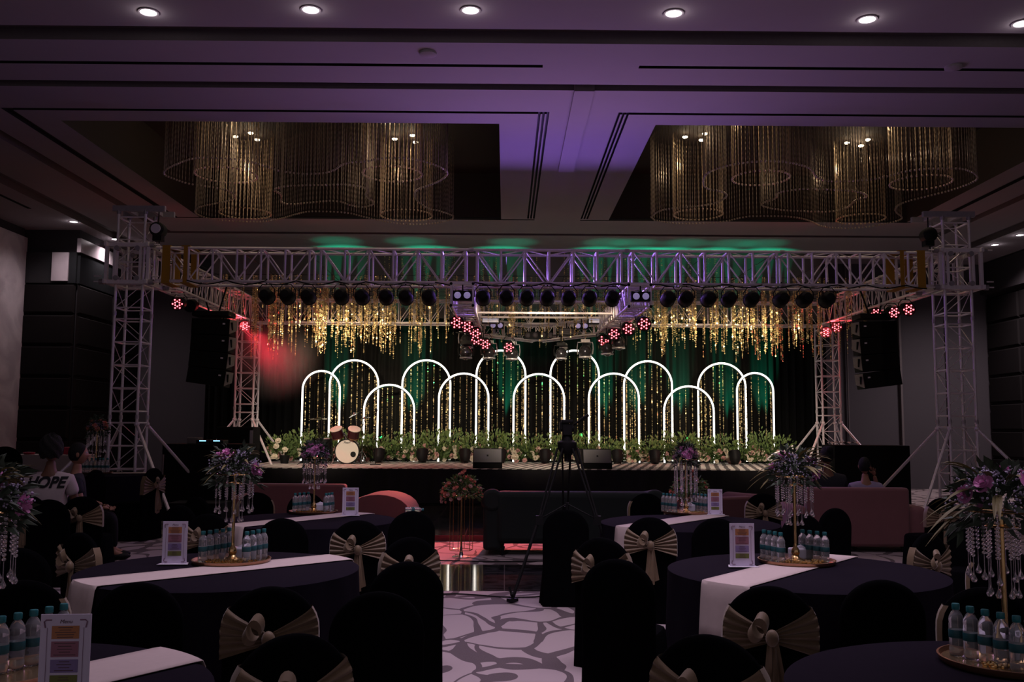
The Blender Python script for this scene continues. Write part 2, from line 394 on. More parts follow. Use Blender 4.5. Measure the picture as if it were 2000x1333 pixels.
# stage, apron and drape
ZS = .84
struct('floor_stage', MB().box((.7, 24.3, ZS / 2), (13.3, 7.6, ZS)), skirt_m)
struct('floor_stage_rug', MB().box((.7, 23.2, ZS + .006), (13.32, 5.42, .012)), stripe)
sk = MB(); n = 260; vs_ = []
for i in range(n + 1):
    x = -5.95 + 13.3 * i / n
    for z, a in ((ZS - .01, .012), (.12, .03)): vs_.append((x, 20.46 + math.sin(i * .9) * a, z))
sk.add(vs_, [(2 * i, 2 * i + 1, 2 * i + 3, 2 * i + 2) for i in range(n)])
tag(sk.build('stage_skirt', skirt_m), 'black pleated cloth skirt along the front of the stage', 'skirt')
dr = MB(); vs_ = []; n = 620
for i in range(n + 1):
    x = -8.3 + 17.2 * i / n; y = 26.25 + .055 * math.sin(i * .83 + 1.2 * math.sin(i * .11)) + .03 * math.sin(i * .31)
    for z in (.02, 4.78): vs_.append((x, y, z))
dr.add(vs_, [(2 * i, 2 * i + 1, 2 * i + 3, 2 * i + 2) for i in range(n)])
tag(dr.build('backdrop_drape', drape_m), 'charcoal pleated drape hanging behind the lit arches', 'curtain')

struct('wall_header', MB().box((.3, 26.55, 5.75), (17.2, .25, 2.08)), mat('header_grey', (.16, .145, .14), .8, noise=.06))
def downlight(px, py, lab, watt=16, ang=110, r=.075):
    p = at(px, py, ZC); t = thing('ceiling_downlight', lab, 'ceiling light', (p.x, p.y, ZC), 0, 'round ceiling downlights')
    MB().lathe([(r * 1.25, -.001), (r * 1.25, -.012), (r, -.014), (r, -.004)], n=24).build('trim_ring', ceil_m, t)
    MB().lathe([(r, -.006), (r * .6, -.016), (0, -.02)], n=24).build('lamp_glow', lampw, t)
    light('SPOT', (0, 0, -.05), watt, (1, .80, .84), r, spot=ang, blend=.8, parent=t)
    light('POINT', (0, 0, -.09), 1.1, (1, .85, .9), .04, parent=t)
for i, (px, py) in enumerate([(290, 23), (607, 18), (919, 19), (1316, 25), (1694, 37), (1996, 45)]):
    downlight(px, py, f'round white downlight in the ceiling row nearest the camera, {ORD[i]} from the left', 30, 120, .10)
for px, py, l in [(144, 433, 'small downlight above the left marble pier'), (225, 467, 'small downlight above the dark padded wall at left, beside the truss tower'),
                  (1943, 478, 'small downlight above the right wall, closer to the truss tower'), (1992, 459, 'small downlight above the right wall at the frame edge')]:
    downlight(px, py, l, 420 if px > 1000 else 120, 140, .09)
for px, py, l in [(836, 103, 'shallow round ceiling speaker left of centre between two slots'), (1862, 130, 'shallow round ceiling speaker at right between two slots')]:
    p = at(px, py, ZC)
    tag(MB().lathe([(.12, 0), (.12, -.03), (.08, -.045), (0, -.05)], n=20).build('ceiling_speaker', ceil_m, loc=(p.x, p.y, ZC)), l, 'ceiling speaker')
# ================================================================== TRUSS RIG
def box_truss(t, a, b, w, h, seg, r=.025, rb=.012, up=Vector((0, 0, 1)), m=alu, flip=0):
    a, b = Vector(a), Vector(b); d = b - a; L_ = d.length; d.normalize()
    s = d.cross(up).normalized(); u = s.cross(d)
    cs = [(sx * w / 2, su * h / 2) for sx, su in ((-1, -1), (1, -1), (1, 1), (-1, 1))]
    for x, z in cs: MB().tube([a + s * x + u * z, b + s * x + u * z], r, 8).build('chord', m, t)
    mb = MB(); P = lambda l, c: a + d * l + s * c[0] + u * c[1]
    ns = max(1, round(L_ / seg)); sl_ = L_ / ns; pn = max(1, round(sl_ / (h * (1.05 if h < .5 else .72)))); st = (sl_ - .2) / pn
    c = flip
    for i in range(ns):
        l0 = i * sl_ + .1
        for j in range(pn + 1):
            l = l0 + j * st
            for q in range(4): mb.tube([P(l, cs[q]), P(l, cs[(q + 1) % 4])], rb * (1.25 if q in (1, 3) else 1), 6)
            if j < pn:
                for q in (1, 3) if w > h * .8 else range(4):
                    A, B = (l, l + st) if (c + (q > 1)) % 2 else (l + st, l)
                    mb.tube([P(A, cs[q]), P(B, cs[(q + 1) % 4])], rb * .75 if w > h * 1.01 or h > w * 1.01 else rb * .6, 6)
                for q in ((0, 2) if w > h * .8 else ()):
                    A, B = (l, l + st) if (c + (q > 1)) % 2 else (l + st, l)
                    mb.tube([P(A, cs[q]), P(B, cs[(q + 1) % 4])], rb * .6, 5)
                c += 1
        for l in (i * sl_, (i + 1) * sl_):
            for q in cs: mb.tube([P(l - .035, q), P(l + .035, q)], r * 1.35, 8)
    mb.build('lattice', m, t)
YT, ZT, ZB = 16.75, 4.85, 4.26          # front truss
TX0, TX1 = -6.42, 7.93
YR = 23.1
t = thing('front_truss', 'long silver box truss spanning the front of the rig between the two tall towers', 'truss', (0, 0, 0))
box_truss(t, (TX0 + .3, YT, (ZT + ZB) / 2), (TX1 - .3, YT, (ZT + ZB) / 2), .5, ZT - ZB, 2.74, .026, .018)
t = thing('rear_truss', 'silver box truss behind the hanging gold strands, spanning the rear towers', 'truss')
box_truss(t, (-6.3, YR, 4.55), (7.85, YR, 4.55), .4, .56, 2.74, .024, .012)
for sx, l in ((-6.3, 'left'), (7.8, 'right')):
    t = thing('side_truss', f'silver box truss running from the front tower to the rear tower on the {l}', 'truss')
    box_truss(t, (sx, YT + .3, 4.55), (sx, YR - .25, 4.55), .4, .56, 2.1, .024, .012)
def tower(x, y, w, top, lab, lean=0, struts=((-1, -1), (1, -1), (1, 1), (-1, 1)), cap=True, zs=1.75, sl_=1.6):
    t = thing('truss_tower', lab, 'truss tower', (x, y, 0))
    M_ = Vector
    box_truss(t, (0, 0, .06), (0, 0, top), w, w, 2.0, .026, .013, up=M_((0, 1, 0)))
    MB().box((0, 0, .03), (w + .25, w + .25, .06)).build('base_plate', alu_d, t)
    for i, (a, b) in enumerate(struts):
        p0 = Vector((a * w / 2, b * w / 2, zs)); p1 = Vector((a * (w / 2 + sl_ * .72), b * (w / 2 + sl_ * .72), .04))
        mb = MB().tube([p0, p1], .028, 8).sph(p0, .05, 8, 6).box(p1, (.14, .14, .08)); mb.build('outrigger', alu, t)
    if cap:
        mb = MB().box((0.12, -w / 2, top + .05), (w + .45, .07, .10)).box((0.12, w / 2, top + .05), (w + .45, .07, .10)).box((-.1, 0, top + .04), (.07, w, .07)).box((.35, 0, top + .04), (.07, w, .07))
        for a in (-1, 1):
            for b in (-1, 1): mb.tube([(a * w / 2, b * w / 2, top - .05), (a * w / 2, b * w / 2, top + .02)], .04, 8)
        o = mb.build('top_cap', alu_d, t)
        if x > 0: o.scale = (-1, 1, 1)
    return t
tower(-6.62, YT, .47, 5.5, 'tall silver truss tower standing at front left of the rig')
tower(7.98, YT, .47, 5.5, 'tall silver truss tower standing at front right of the rig')
tower(-6.35, YR + .2, .44, 4.3, 'rear left silver truss tower behind the hanging speaker column', cap=False, zs=1.9)
tower(7.95, YR + .2, .44, 4.3, 'rear right silver truss tower behind the hanging speaker column', cap=False, zs=1.9)
def sleeve(x, lab, s):
    t = thing('sleeve_block', lab, 'sleeve block', (x, YT, 4.55)); w = .36; mb = MB(); h = .33
    for a in (-1, 1):
        for zz in (-h, h):
            mb.box((0, a * w, zz), (w * 2 + .22, .05, .075)).box((a * w, 0, zz), (.05, w * 2 + .2, .075))
        for b in (-1, 1):
            mb.box((a * w, b * w, 0), (.06, .06, h * 2)).box((a * w * .62, b * w, 0), (.045, .045, h * 2))
    mb.build('frame', alu, t, bevel=.006)
    for a in (-1, 1):
        for b in (-1, 1):
            for zz in (-h, h):
                MB().tube([(a * (w + .07) - .04, b * w, zz), (a * (w + .07) + .04, b * w, zz)], .05, 10).build('roller', alu_d, t)
                MB().tube([(a * .18, b * (w - .04), zz * .8), (a * .18, b * (w + .05), zz * .8)], .045, 10).build('roller', alu_d, t)
    for a in (-1, 1):
        for zz in (-h, h, -h * .7): MB().tube([(a * (w + .08), -.38, zz), (a * (w + .2), -.38, zz)], .012, 6).build('bolt', alu, t)
sleeve(-6.62, 'clamped silver sleeve block around the front left tower at truss height', -1)
sleeve(7.98, 'clamped silver sleeve block around the front right tower at truss height', 1)
for x, s, l in ((-6.2, 1, 'left'), (7.55, -1, 'right')):
    t = thing('chain_hoist', f'black chain hoist hanging from the top of the front {l} tower', 'hoist', (x, YT - .1, 5.2))
    MB().lathe([(0, -.12), (.12, -.12), (.13, -.05), (.13, .09), (.09, .12), (0, .12)], n=18, M=Matrix.Rotation(PI / 2, 4, 'X')).box((0, .02, -.1), (.16, .16, .2)).build('motor', blk, t)
    if s > 0: MB().lathe([(0, -.005), (.085, -.005), (.085, .012), (0, .012)], n=18, M=Matrix.Translation((0, -.13, 0)) @ Matrix.Rotation(PI / 2, 4, 'X')).build('round_badge', white_pl, t)
    MB().tube([(0, 0, .1), (0, 0, .36)], .012, 6).tube([(.02, 0, -.15), (.03, 0, -.38)], .012, 6).build('chain', blk, t)
    for q, dx in enumerate((0, .34)):
        o = MB().box((0, 0, 0), (.14 if q == 0 else .07, .012, .66)).box((0, .52, 0), (.15, .012, .66)).box((0, .26, .33), (.15, .54, .012)).box((0, .26, -.33), (.15, .54, .012)).build('lifting_strap', strap_y, loc=(x + s * (.22 + dx), YT - .27, 4.555))
        tag(o, f'yellow webbing strap wrapped round the {l} end of the front truss, {"nearer" if q == 0 else "farther from"} the tower', 'strap')
# centre frame: two arms running back from the front truss and a shallow V at the rear
ZA = 4.02
for lab, a, b, wv in (('left arm of the centre lighting frame, ending in a square plate with two purple lamps', (-.765, 16.3, ZA), (-.72, 21.2, ZA), .37),
                      ('right arm of the centre lighting frame, ending in a square plate with two dim lamps', (2.32, 16.3, ZA), (2.22, 20.9, ZA), .37),
                      ('rear left run of the centre lighting frame sloping to its point', (-.66, 21.45, ZA), (.75, 23.0, ZA), .34),
                      ('rear right run of the centre lighting frame sloping to its point', (2.16, 21.15, ZA), (.8, 23.0, ZA), .34)):
    t = thing('lighting_frame_arm', lab, 'truss')
    box_truss(t, a, b, wv, .35, 1.6, .02, .011)
    if 'plate' in lab:
        mb = MB(); x, y, z = a
        for s in (-1, 1): mb.box((x + s * .19, y - .02, z), (.03, .03, .41)).box((x, y - .02, z + s * .19), (.41, .03, .03))
        mb.build('end_plate', alu, t)
        for s in (-1, 1):
            for q in (-1, 1): MB().sph((x + s * .19, y - .03, z + q * .19), .028, 8, 6).build('corner_boss', blk, t)
t = thing('frame_crossbar', 'two thin silver cross bars between the arms of the centre lighting frame', 'truss')
MB().tube([(-.6, 18.4, 3.97), (2.15, 18.4, 3.97)], .022, 8).tube([(-.6, 20.2, 4.1), (2.15, 20.2, 4.1)], .022, 8).tube([(-.6, 18.4, 4.2), (2.15, 18.4, 4.2)], .018, 8).build('bar', alu, t)

def blinder(px, py, y, w, h, lab, lens=0, col=blind, rows=3):
    p = at(px, py, y=y); t = thing('audience_blinder', lab, 'stage light', tuple(p))
    MB().box((0, .08, 0), (w, .16, h)).build('housing', blk, t, bevel=.008)
    if lens:
        for i in range(lens):
            x = (i - (lens - 1) / 2) * w / lens
            MB().sph((x, -.004, 0), (w / lens * .36, .03, w / lens * .36), 16, 8).build('lens', col, t)
    else:
        mb = MB()
        for r in range(rows): mb.box((0, -.006, (r - (rows - 1) / 2) * h * .8 / rows), (w * .88, .012, h * .8 / rows * .86))
        mb.build('louvred_panel', col, t)
    MB().tube([(0, .08, h / 2), (0, .08, h / 2 + .12)], .012, 6).build('hanger', blk, t)
blinder(903, 577, 16.22, .33, .17, 'twin-lens lamp glowing purple in the left end plate of the centre frame', 2, lensm)
blinder(1252, 579, 16.22, .33, .17, 'twin-lens lamp in the right end plate of the centre frame', 2, lensm)
blinder(958, 624, 20.6, .40, .18, 'bright rectangular strobe panel under the left of the centre frame', 0)
blinder(1166, 625, 20.6, .40, .18, 'bright rectangular strobe panel under the right of the centre frame', 0)
blinder(970, 636, 20.9, .32, .14, 'twin-lens lamp below the left strobe panel', 2, lensm)
blinder(1136, 637, 20.9, .32, .14, 'twin-lens lamp below the right strobe panel', 2, lensm)
blinder(1005, 647, 21.6, .38, .17, 'dim rectangular strobe panel on the rear left of the centre frame', 0, grille)
blinder(1107, 648, 21.6, .38, .17, 'dim rectangular strobe panel on the rear right of the centre frame', 0, grille)
blinder(1038, 655, 22.3, .36, .17, 'left twin-lens lamp at the point of the centre frame', 2, grille)
blinder(1068, 655, 22.3, .36, .17, 'right twin-lens lamp at the point of the centre frame', 2, grille)

def par(loc, lab, group, aim=(0, 1, -.35), led=False, r=.12, hang=.18, mt=blk):
    t = thing('par_can', lab, 'stage light', tuple(loc), 0, group)
    q = Vector(aim).normalized().to_track_quat('Z', 'X').to_matrix().to_4x4()
    n = 20
    MB().lathe([(0, -.17), (r * .55, -.165), (r * .8, -.12), (r, -.05), (r, .13), (r * 1.06, .13), (r * 1.06, .15), (r * .92, .15), (r * .9, .10), (0, .10)], n=n, M=q).build('can', mt, t)
    MB().tube([(-r * 1.15, 0, 0), (-r * 1.15, 0, r * .9), (-r * .6, 0, hang), (r * .6, 0, hang), (r * 1.15, 0, r * .9), (r * 1.15, 0, 0)], .009, 6).tube([(0, 0, hang), (0, 0, hang + .1)], .014, 6).build('yoke', mt, t)
    if led:
        mb = MB()
        for rr, k in ((0, 1), (.4, 6), (.75, 6)):
            for i in range(k):
                a = 2 * PI * i / k + (.52 if rr > .5 else 0)
                if rr: mb.sph((r * rr * math.cos(a), r * rr * math.sin(a), .135), r * .13, 8, 6, M=q)
        mb.build('led_cluster', redled, t)
        MB().lathe([(r * .25, .128), (r * .25, .14), (0, .14)], n=10, M=q).build('hub', blk, t)
    return t
# row of cans under the front truss, their backs to the hall
PX = [520, 560, 601, 665, 706, 753, 792, 837, 943, 989, 1029, 1069, 1111, 1152, 1197, 1306, 1341, 1385, 1425, 1469, 1527, 1573, 1617]
EN = [240, 260, 240, 200, 130, 90, 80, 80, 30, 30, 30, 30, 30, 30, 40, 80, 110, 110, 130, 150, 180, 200, 240]
for i, px in enumerate(PX):
    p = at(px, 578 + (px - 520) * .006, y=16.52)
    t = par(p, f'black par can seen from behind under the front truss, {ORD[i]} from the left', 'row of par cans under the front truss', (0, .93, -.12), r=.125, hang=.2)
    light('SPOT', (0, .22, -.03), EN[i] * 3.8, (1, .76, .48), .06, target=(p.x, 21.2, p.z - .42), spot=25, blend=.7, parent=t)
# red led pars along the arms
RED = [(893, 629, 18.2, 'left'), (913, 637, 19.0, 'left'), (929, 650, 20, 'left'), (931, 662, 20.6, 'left'), (948, 671, 21.2, 'left'), (994, 677, 21.8, 'left'),
       (1178, 664, 20.9, 'right'), (1198, 651, 20, 'right'), (1226, 641, 18.9, 'right'), (1256, 631, 17.8, 'right')]
cnt = {'left': 0, 'right': 0}
for px, py, y, s in RED:
    p = at(px, py, y=y); c = cnt[s]; cnt[s] += 1
    par(p, f'red led lamp under the {s} arm of the centre frame, {ORD[c]} from the {"front" if s == "left" else "rear"}', 'red led lamps under the centre frame', (0, -.95, -.25), True, r=.13, hang=.22)
for px, py, y, l in [(351, 593, 18.2, 'lit red lamp under the left side truss nearest the front tower'), (375, 597, 19, 'unlit lamp next to the red lamp under the left side truss'),
                     (1769, 604, 18, 'lit red lamp under the right side truss nearest the front tower'), (1741, 610, 18.8, 'second red lamp under the right side truss, partly behind the speaker column'),
                     (1706, 612, 19.6, 'third red lamp under the right side truss, above the speaker column')]:
    par(at(px, py, y=y), l, None, (0, -.95, -.2), 'unlit' not in l, r=.12, hang=.18)
for px, py, y, l in [(478, 636, 22.2, 'red lamp blazing beside the left speaker column'), (1613, 648, 22.2, 'red lamp blazing at the rear right tower'), (1634, 638, 22.2, 'red lamp above the rear right tower, right of its twin')]:
    t = par(at(px, py, y=y), l, None, (.3 if px < 900 else -.3, -.9, -.25), True, r=.12, hang=.3)
    if px != 1634:
        light('SPOT', (0, -.2, -.05), 380 if px < 900 else 240, (1, .04, .07), .05, target=(at(px, py, y=y) + Vector((1.3 if px < 900 else -2.5, -.2 if px < 900 else 1, -1.2))), spot=60, blend=1, parent=t)
        light('POINT', (0, -.25, -.02), 26, (1, .06, .08), .06, parent=t)
# moving heads hanging from the arms
for px, py, y, s, l in [(912, 668, 20.6, 1, 'moving head with a round glass face below the left arm'), (910, 690, 20.2, .9, 'moving head with a pale lower ring, lowest of the left pair'),
                      (955, 690, 21.6, 1, 'moving head hanging before the tall left-centre arch, left one'), (1000, 692, 21.9, 1, 'moving head hanging before the tall left-centre arch, right one'),
                      (1096, 692, 21.9, .9, 'moving head hanging before the tall right-centre arch, left one'), (1143, 688, 21.6, 1, 'moving head hanging before the tall right-centre arch, right one'),
                      (1186, 682, 20.8, .95, 'moving head below the right arm, nearer the centre'), (1208, 670, 20.2, .95, 'moving head below the right arm, nearer the front')]:
    p = at(px, py, y=y); t = thing('moving_head_light', l, 'stage light', tuple(p), 0, 'moving heads under the centre frame')
    MB().sph((0, 0, 0), (.15 * s, .16 * s, .17 * s), 20, 14).build('head', mat('smoked_shell', (.03, .028, .032), .12, spec=1, noise=.1), t)
    MB().lathe([(.15 * s, 0), (.15 * s, .03), (.11 * s, .03), (.11 * s, 0)], c=(0, 0, -.135 * s), n=20).build('lens_ring', mat('pale_ring', (.5, .46, .48), .25, spec=.8, noise=.05), t)
    MB().tube([(-.17 * s, 0, -.05), (-.185 * s, 0, .08), (-.17 * s, 0, .22 * s), (.17 * s, 0, .22 * s), (.185 * s, 0, .08), (.17 * s, 0, -.05)], .014, 8).box((0, 0, .25 * s), (.2, .2, .07)).tube([(0, 0, .28 * s), (0, 0, .45 if s != .9 else .62)], .015, 6).tube([(-.22, 0, .44), (.22, 0, .44)], .014, 6).build('yoke', alu_d if s > .95 else blk, t)
for px, py in ((1101, 677), (1146, 671)):
    p = at(px, py, y=22.0); t = thing('effect_light', 'unlit round grey lamp on the rear right run of the centre frame' + (', left one' if px < 1120 else ', right one'), 'stage light', tuple(p))
    MB().lathe([(0, 0), (.10, 0), (.10, .1), (.06, .16), (0, .16)], n=18, M=Matrix.Rotation(-PI / 2, 4, 'X')).build('body', grille, t)
    MB().tube([(0, .05, .09), (0, .05, .25)], .012, 6).build('hanger', blk, t)
# cables looped along the lower chord
random.seed(3)
for k in range(9):
    x0 = -5.6 + k * 1.45; pts = []
    for i in range(13):
        u = i / 12; pts.append((x0 + 1.4 * u, YT - .29 + .02 * math.sin(i), ZB - .02 - .07 * abs(math.sin(u * PI * 2.0 + k)) + .03))
    tag(MB().tube(pts, .011, 6).build('power_cable', blk), f'black cable looped under the front truss, {ORD[k]} run from the left', 'cable', 'cables on the front truss')
# hanging line array columns
def line_array(x, y, ztop, s, lab):
    t = thing('line_array_speaker', lab, 'speaker', (x, y, ztop), 0, None)
    zz, yy, ang = -.16, 0, .0
    MB().box((0, 0, -.06), (.74, .5, .10)).tube([(-.1, 0, 0), (-.35, 0, .75)], .02, 6).tube([(.1, 0, 0), (.3, 0, .75)], .02, 6).build('bumper_frame', blk, t, bevel=.01)
    dx = 0
    for i in range(4):
        h = .335; a = (.02, .05, .09, .13)[i]
        M_ = Matrix.Translation((-s * dx, yy, zz - h / 2)) @ Matrix.Rotation(-s * a, 4, 'Y')
        xi = -s * .375
        mb = MB(); mb.box((0, 0, 0), (.75, .48, h - .012), M=M_, taper=1.0); o = mb.build('cabinet', blk2, t, bevel=.012)
        # inner side panel: pale frame strips seen from the hall
        g = MB(); xs_ = -s * .385; f = -.30
        g.add([(xs_ - s * .0, -.24, h / 2 - .02), (xs_ - s * .09, .0, h / 2 - .02), (xs_ - s * .09, .0, -.06), (xs_, -.24, -h / 2 + .02)], [(0, 1, 2, 3) if s > 0 else (3, 2, 1, 0)], M=M_)
        g.build('side_grille', mat('pale_grille', (.34, .31, .28), .5, noise=.3, nscale=40), o)
        g = MB(); g.box((xs_ - s * .03, -.16, .02), (.05, .03, .16), M=M_, rx=.3).tube([(xs_ - s * .005, -.245, h / 2 - .02), (xs_ - s * .005, -.245, -h / 2)], .008, 5, M=M_).build('side_slot', blk, o)
        MB().box((s * -.28, -.245, .06), (.05, .01, .03), M=M_).build('badge', white_pl, o)
        dx += h * math.sin(a) * -1 if s < 0 else h * math.sin(a) * -1; zz -= h
    return t
pL = at(418, 615, y=19.2); pR = at(1707, 620, y=19.2)
line_array(pL.x, 19.2, pL.z + .06, -1, 'black line array column of four cabinets hanging at the left')
line_array(pR.x, 19.2, pR.z + .06, 1, 'black line array column of four cabinets hanging at the right')
# hanging gold sequin strands over the stage
def strand(mb, x, y, z0, z1, rnd, step=.04, s=.017, mi=0):
    z = z0
    while z > z1:
        a, b = rnd.uniform(0, PI), rnd.uniform(-.9, .9); q = s * rnd.uniform(.7, 1.3)
        ux, uy = math.cos(a) * q, math.sin(a) * q; vz = q * 1.25 * math.cos(b); vx, vy = -math.sin(a) * q * math.sin(b), math.cos(a) * q * math.sin(b)
        mb.add([(x - ux, y - uy, z), (x + vx, y + vy, z + vz), (x + ux, y + uy, z), (x - vx, y - vy, z - vz)], [(0, 1, 2, 3)], mi)
        z -= step * rnd.uniform(.8, 1.2)
rnd = random.Random(11); gm = MB(); grid = MB()
rows = [19.4, 20.2, 21.0, 21.7, 22.4]
for i, y in enumerate(rows): grid.tube([(-6.1, y, 4.86), (7.6, y, 4.86)], .006, 4)
for x in np.arange(-6, 7.7, 1.2): grid.tube([(x, 17.1, 4.87), (x, 22.9, 4.87)], .006, 4)
tag(grid.build('suspension_wires', blk), 'net of thin black wires stretched across the rig, holding the gold strands', 'wire net')
for k in range(420):
    x = rnd.uniform(-6.0, 7.5); y = rnd.choice(rows) + rnd.uniform(-.1, .1)
    side = 1 if abs(x - .75) > 2.2 else .45
    if side < 1 and rnd.random() < .45: continue
    z1 = (4.0 if side == 1 else 4.15) - rnd.random() * .62 - (.1 if abs(x - .75) > 2.6 else -.05)
    for q in range(rnd.choice((1, 2, 3))):
        strand(gm, x + rnd.uniform(-.05, .05), y + rnd.uniform(-.05, .05), 4.84, z1 + rnd.random() * .5 * q, rnd)
for k in range(70):
    x = rnd.uniform(-4.5, 6.2); strand(gm, x, 25.8, 6.6, 4.6 + rnd.random() * .5, rnd, .06)
tag(gm.build('hanging_sequin_strands', gold2, smooth=False), 'curtain of gold sequin strands hanging over the stage', 'hanging decoration', kind='stuff')
# chandeliers
def cyl(cx, cy, r, n=44): return [(cx + r * math.cos(2 * PI * i / n), cy + r * math.sin(2 * PI * i / n)) for i in range(n)]
ZCH = 6.2; ZCT = ZC + 1.14
def resample(P, step):
    P = P + [P[0]]; out = []; acc = 0
    for i in range(len(P) - 1):
        a, b = Vector((*P[i], 0)), Vector((*P[i + 1], 0)); L_ = (b - a).length
        while acc < L_:
            q = a + (b - a) * (acc / L_); out.append((q.x, q.y)); acc += step
        acc -= L_
    return out
def smooth_loop(P, it=2):
    for _ in range(it):
        Q = []
        for i in range(len(P)):
            a, b = P[i], P[(i + 1) % len(P)]
            Q += [(a[0] * .75 + b[0] * .25, a[1] * .75 + b[1] * .25), (a[0] * .25 + b[0] * .75, a[1] * .25 + b[1] * .75)]
        P = Q
    return P
def bead_wall(P, name, m, parent, zb, step=.075, dz=.05, r=.0065):
    mb = MB(); rn = random.Random(5)
    for x, y in resample(P, step):
        z = ZCT; prof = []; i = 0
        while z > zb: prof.append((x, y, z)); z -= dz; i += 1
        mb.tube(prof, [r if i % 2 else r * .35 for i in range(len(prof))], 3, cap=False)
        mb.sph((x, y, zb), .021, 6, 4)
    o = mb.build(name, m, parent); o['kind'] = 'stuff'; return o
def px_loop(L_): return smooth_loop([tuple(at(a, b, ZCH).xy) for a, b in L_], 1)
LO = [(320, 333), (345, 320), (379, 308), (419, 308), (475, 312), (518, 324), (544, 334), (580, 339), (610, 340), (646, 337), (674, 317), (715, 316), (742, 309), (781, 308), (814, 311), (856, 324), (877, 336), (867, 349), (844, 360), (816, 369), (808, 378), (814, 393), (836, 408), (864, 413), (892, 425), (864, 435), (814, 440), (765, 436), (715, 425), (679, 415), (633, 413), (600, 413), (580, 418), (547, 428), (514, 434), (465, 433), (420, 430), (386, 421), (379, 411), (392, 403), (425, 397), (460, 389), (458, 379), (437, 369), (402, 364), (366, 359), (338, 349), (320, 342)]
LI = [(531, 370), (552, 380), (547, 395), (564, 400), (613, 395), (658, 391), (690, 403), (714, 405), (734, 397), (712, 382), (722, 372), (706, 364), (674, 360), (646, 361), (600, 362), (560, 363)]
RO = [(1267, 428), (1312, 437), (1366, 437), (1413, 434), (1456, 423), (1492, 422), (1546, 423), (1580, 430), (1606, 444), (1651, 447), (1696, 444), (1732, 437), (1759, 430), (1763, 424), (1748, 414), (1750, 403), (1768, 394), (1813, 383), (1858, 372), (1903, 356), (1912, 345), (1894, 333), (1867, 328), (1804, 330), (1768, 335), (1743, 342), (1705, 351), (1651, 354), (1613, 354), (1593, 345), (1586, 331), (1570, 324), (1540, 317), (1501, 314), (1451, 318), (1413, 325), (1380, 338), (1373, 352), (1377, 369), (1413, 374), (1422, 383), (1402, 396), (1366, 403), (1317, 406), (1285, 412)]
RI = [(1483, 401), (1517, 410), (1573, 413), (1624, 414), (1651, 408), (1662, 400), (1671, 390), (1698, 385), (1680, 374), (1624, 370), (1570, 368), (1517, 376), (1517, 388), (1494, 394)]
for lab, O_, I_, CY in (('large chandelier of wavy bead curtains and lit cylinders in the left ceiling pit', LO, LI, [(383, 500, 342), (430, 528, 417), (709, 823, 340), (743, 844, 421)]),
                        ('large chandelier of wavy bead curtains and lit cylinders in the right ceiling pit', RO, RI, [(1431, 1541, 348), (1316, 1411, 419), (1741, 1856, 357), (1635, 1727, 428)])):
    t = thing('bead_chandelier', lab, 'chandelier')
    bead_wall(px_loop(O_), 'outer_bead_curtain', bead_m, t, ZCH)
    bead_wall(px_loop(I_), 'inner_bead_curtain', bead_m, t, ZCH)
    for a, b, yy in CY:
        c = at((a + b) / 2, yy, ZCH); r = (at(b, yy, ZCH) - at(a, yy, ZCH)).length / 2
        bead_wall(cyl(c.x, c.y, r), 'bead_cylinder', bead_w, t, ZCH, .085, .05, .008)
        mb = MB()
        for q in range(3): mb.sph((0, 0, 0), .0001, 4, 3) if 0 else mb.lathe([(0, 0), (.035, .0), (.055, .015), (.055, .03), (0, .04)], c=(c.x + r * .5 * math.cos(q * 2.1 + 1), c.y + r * .5 * math.sin(q * 2.1 + 1), ZCT - .1), n=14)
        mb.build('spot_lamp', hay, t)
        light('SPOT', (c.x, c.y, ZCT - .14), 60, (1, .76, .52), .08, target=(c.x, c.y, 5), spot=80, blend=.7)
        light('POINT', (c.x, c.y, ZCT - .45), 10, (1, .78, .55), .06)
# ================================================================== STAGE
ST = ZS + .012
AR = [(590, 663, 725), (643, 738, 704), (711, 809, 752), (785, 879, 704), (857, 954, 730), (930, 1026, 685), (1003, 1102, 731), (1075, 1170, 685),
      (1150, 1248, 730), (1219, 1313, 706), (1297, 1394, 755), (1364, 1457, 710), (1440, 1511, 729)]
rnd = random.Random(4)
for i, (a, b, ty) in enumerate(AR):
    y = 25.35 if i in (1, 3, 5, 7, 9, 11) else 25.05
    x0, x1 = at(a, 800, y=y).x, at(b, 800, y=y).x; zt = at((a + b) / 2, ty, y=y).z; r = (x1 - x0) / 2; cx = (x0 + x1) / 2
    t = thing('light_arch', f'round-topped arch outlined in white light on the stage, {ORD[i]} from the left', 'arch', (cx, y, ST), 0, 'white light arches on the stage')
    h = zt - ST - r
    P = [(-r, 0, .0)] + [(-r, 0, h * q / 4) for q in range(1, 5)] + [(-r * math.cos(PI * q / 24), 0, h + r * math.sin(PI * q / 24)) for q in range(1, 24)] + [(r, 0, h * q / 4) for q in range(4, 0, -1)] + [(r, 0, 0)]
    MB().tube(P, .024, 8).build('neon_tube', neon, t)
    MB().tube([(p[0] * .97, .04, p[2] - (.03 if p[2] > h else 0)) for p in P], .018, 6).box((0, .04, .02), (2 * r, .05, .04)).build('back_frame', blk, t)
    mb = MB(); n = 8 if r > .6 else 6
    for q in range(n):
        x = -r * .88 + 1.76 * r * q / (n - 1) + rnd.uniform(-.03, .03)
        top = h + math.sqrt(max(0, r * r - x * x)) - .06
        for _ in range(1 if 0 < q < n - 1 else 2): strand(mb, x + rnd.uniform(-.04, .04), .05 + rnd.uniform(-.03, .03), top, .45 - rnd.random() * .3, rnd, .042, .017)
    o = mb.build('sequin_strands', gold2, t, smooth=False); o['kind'] = 'stuff'
    
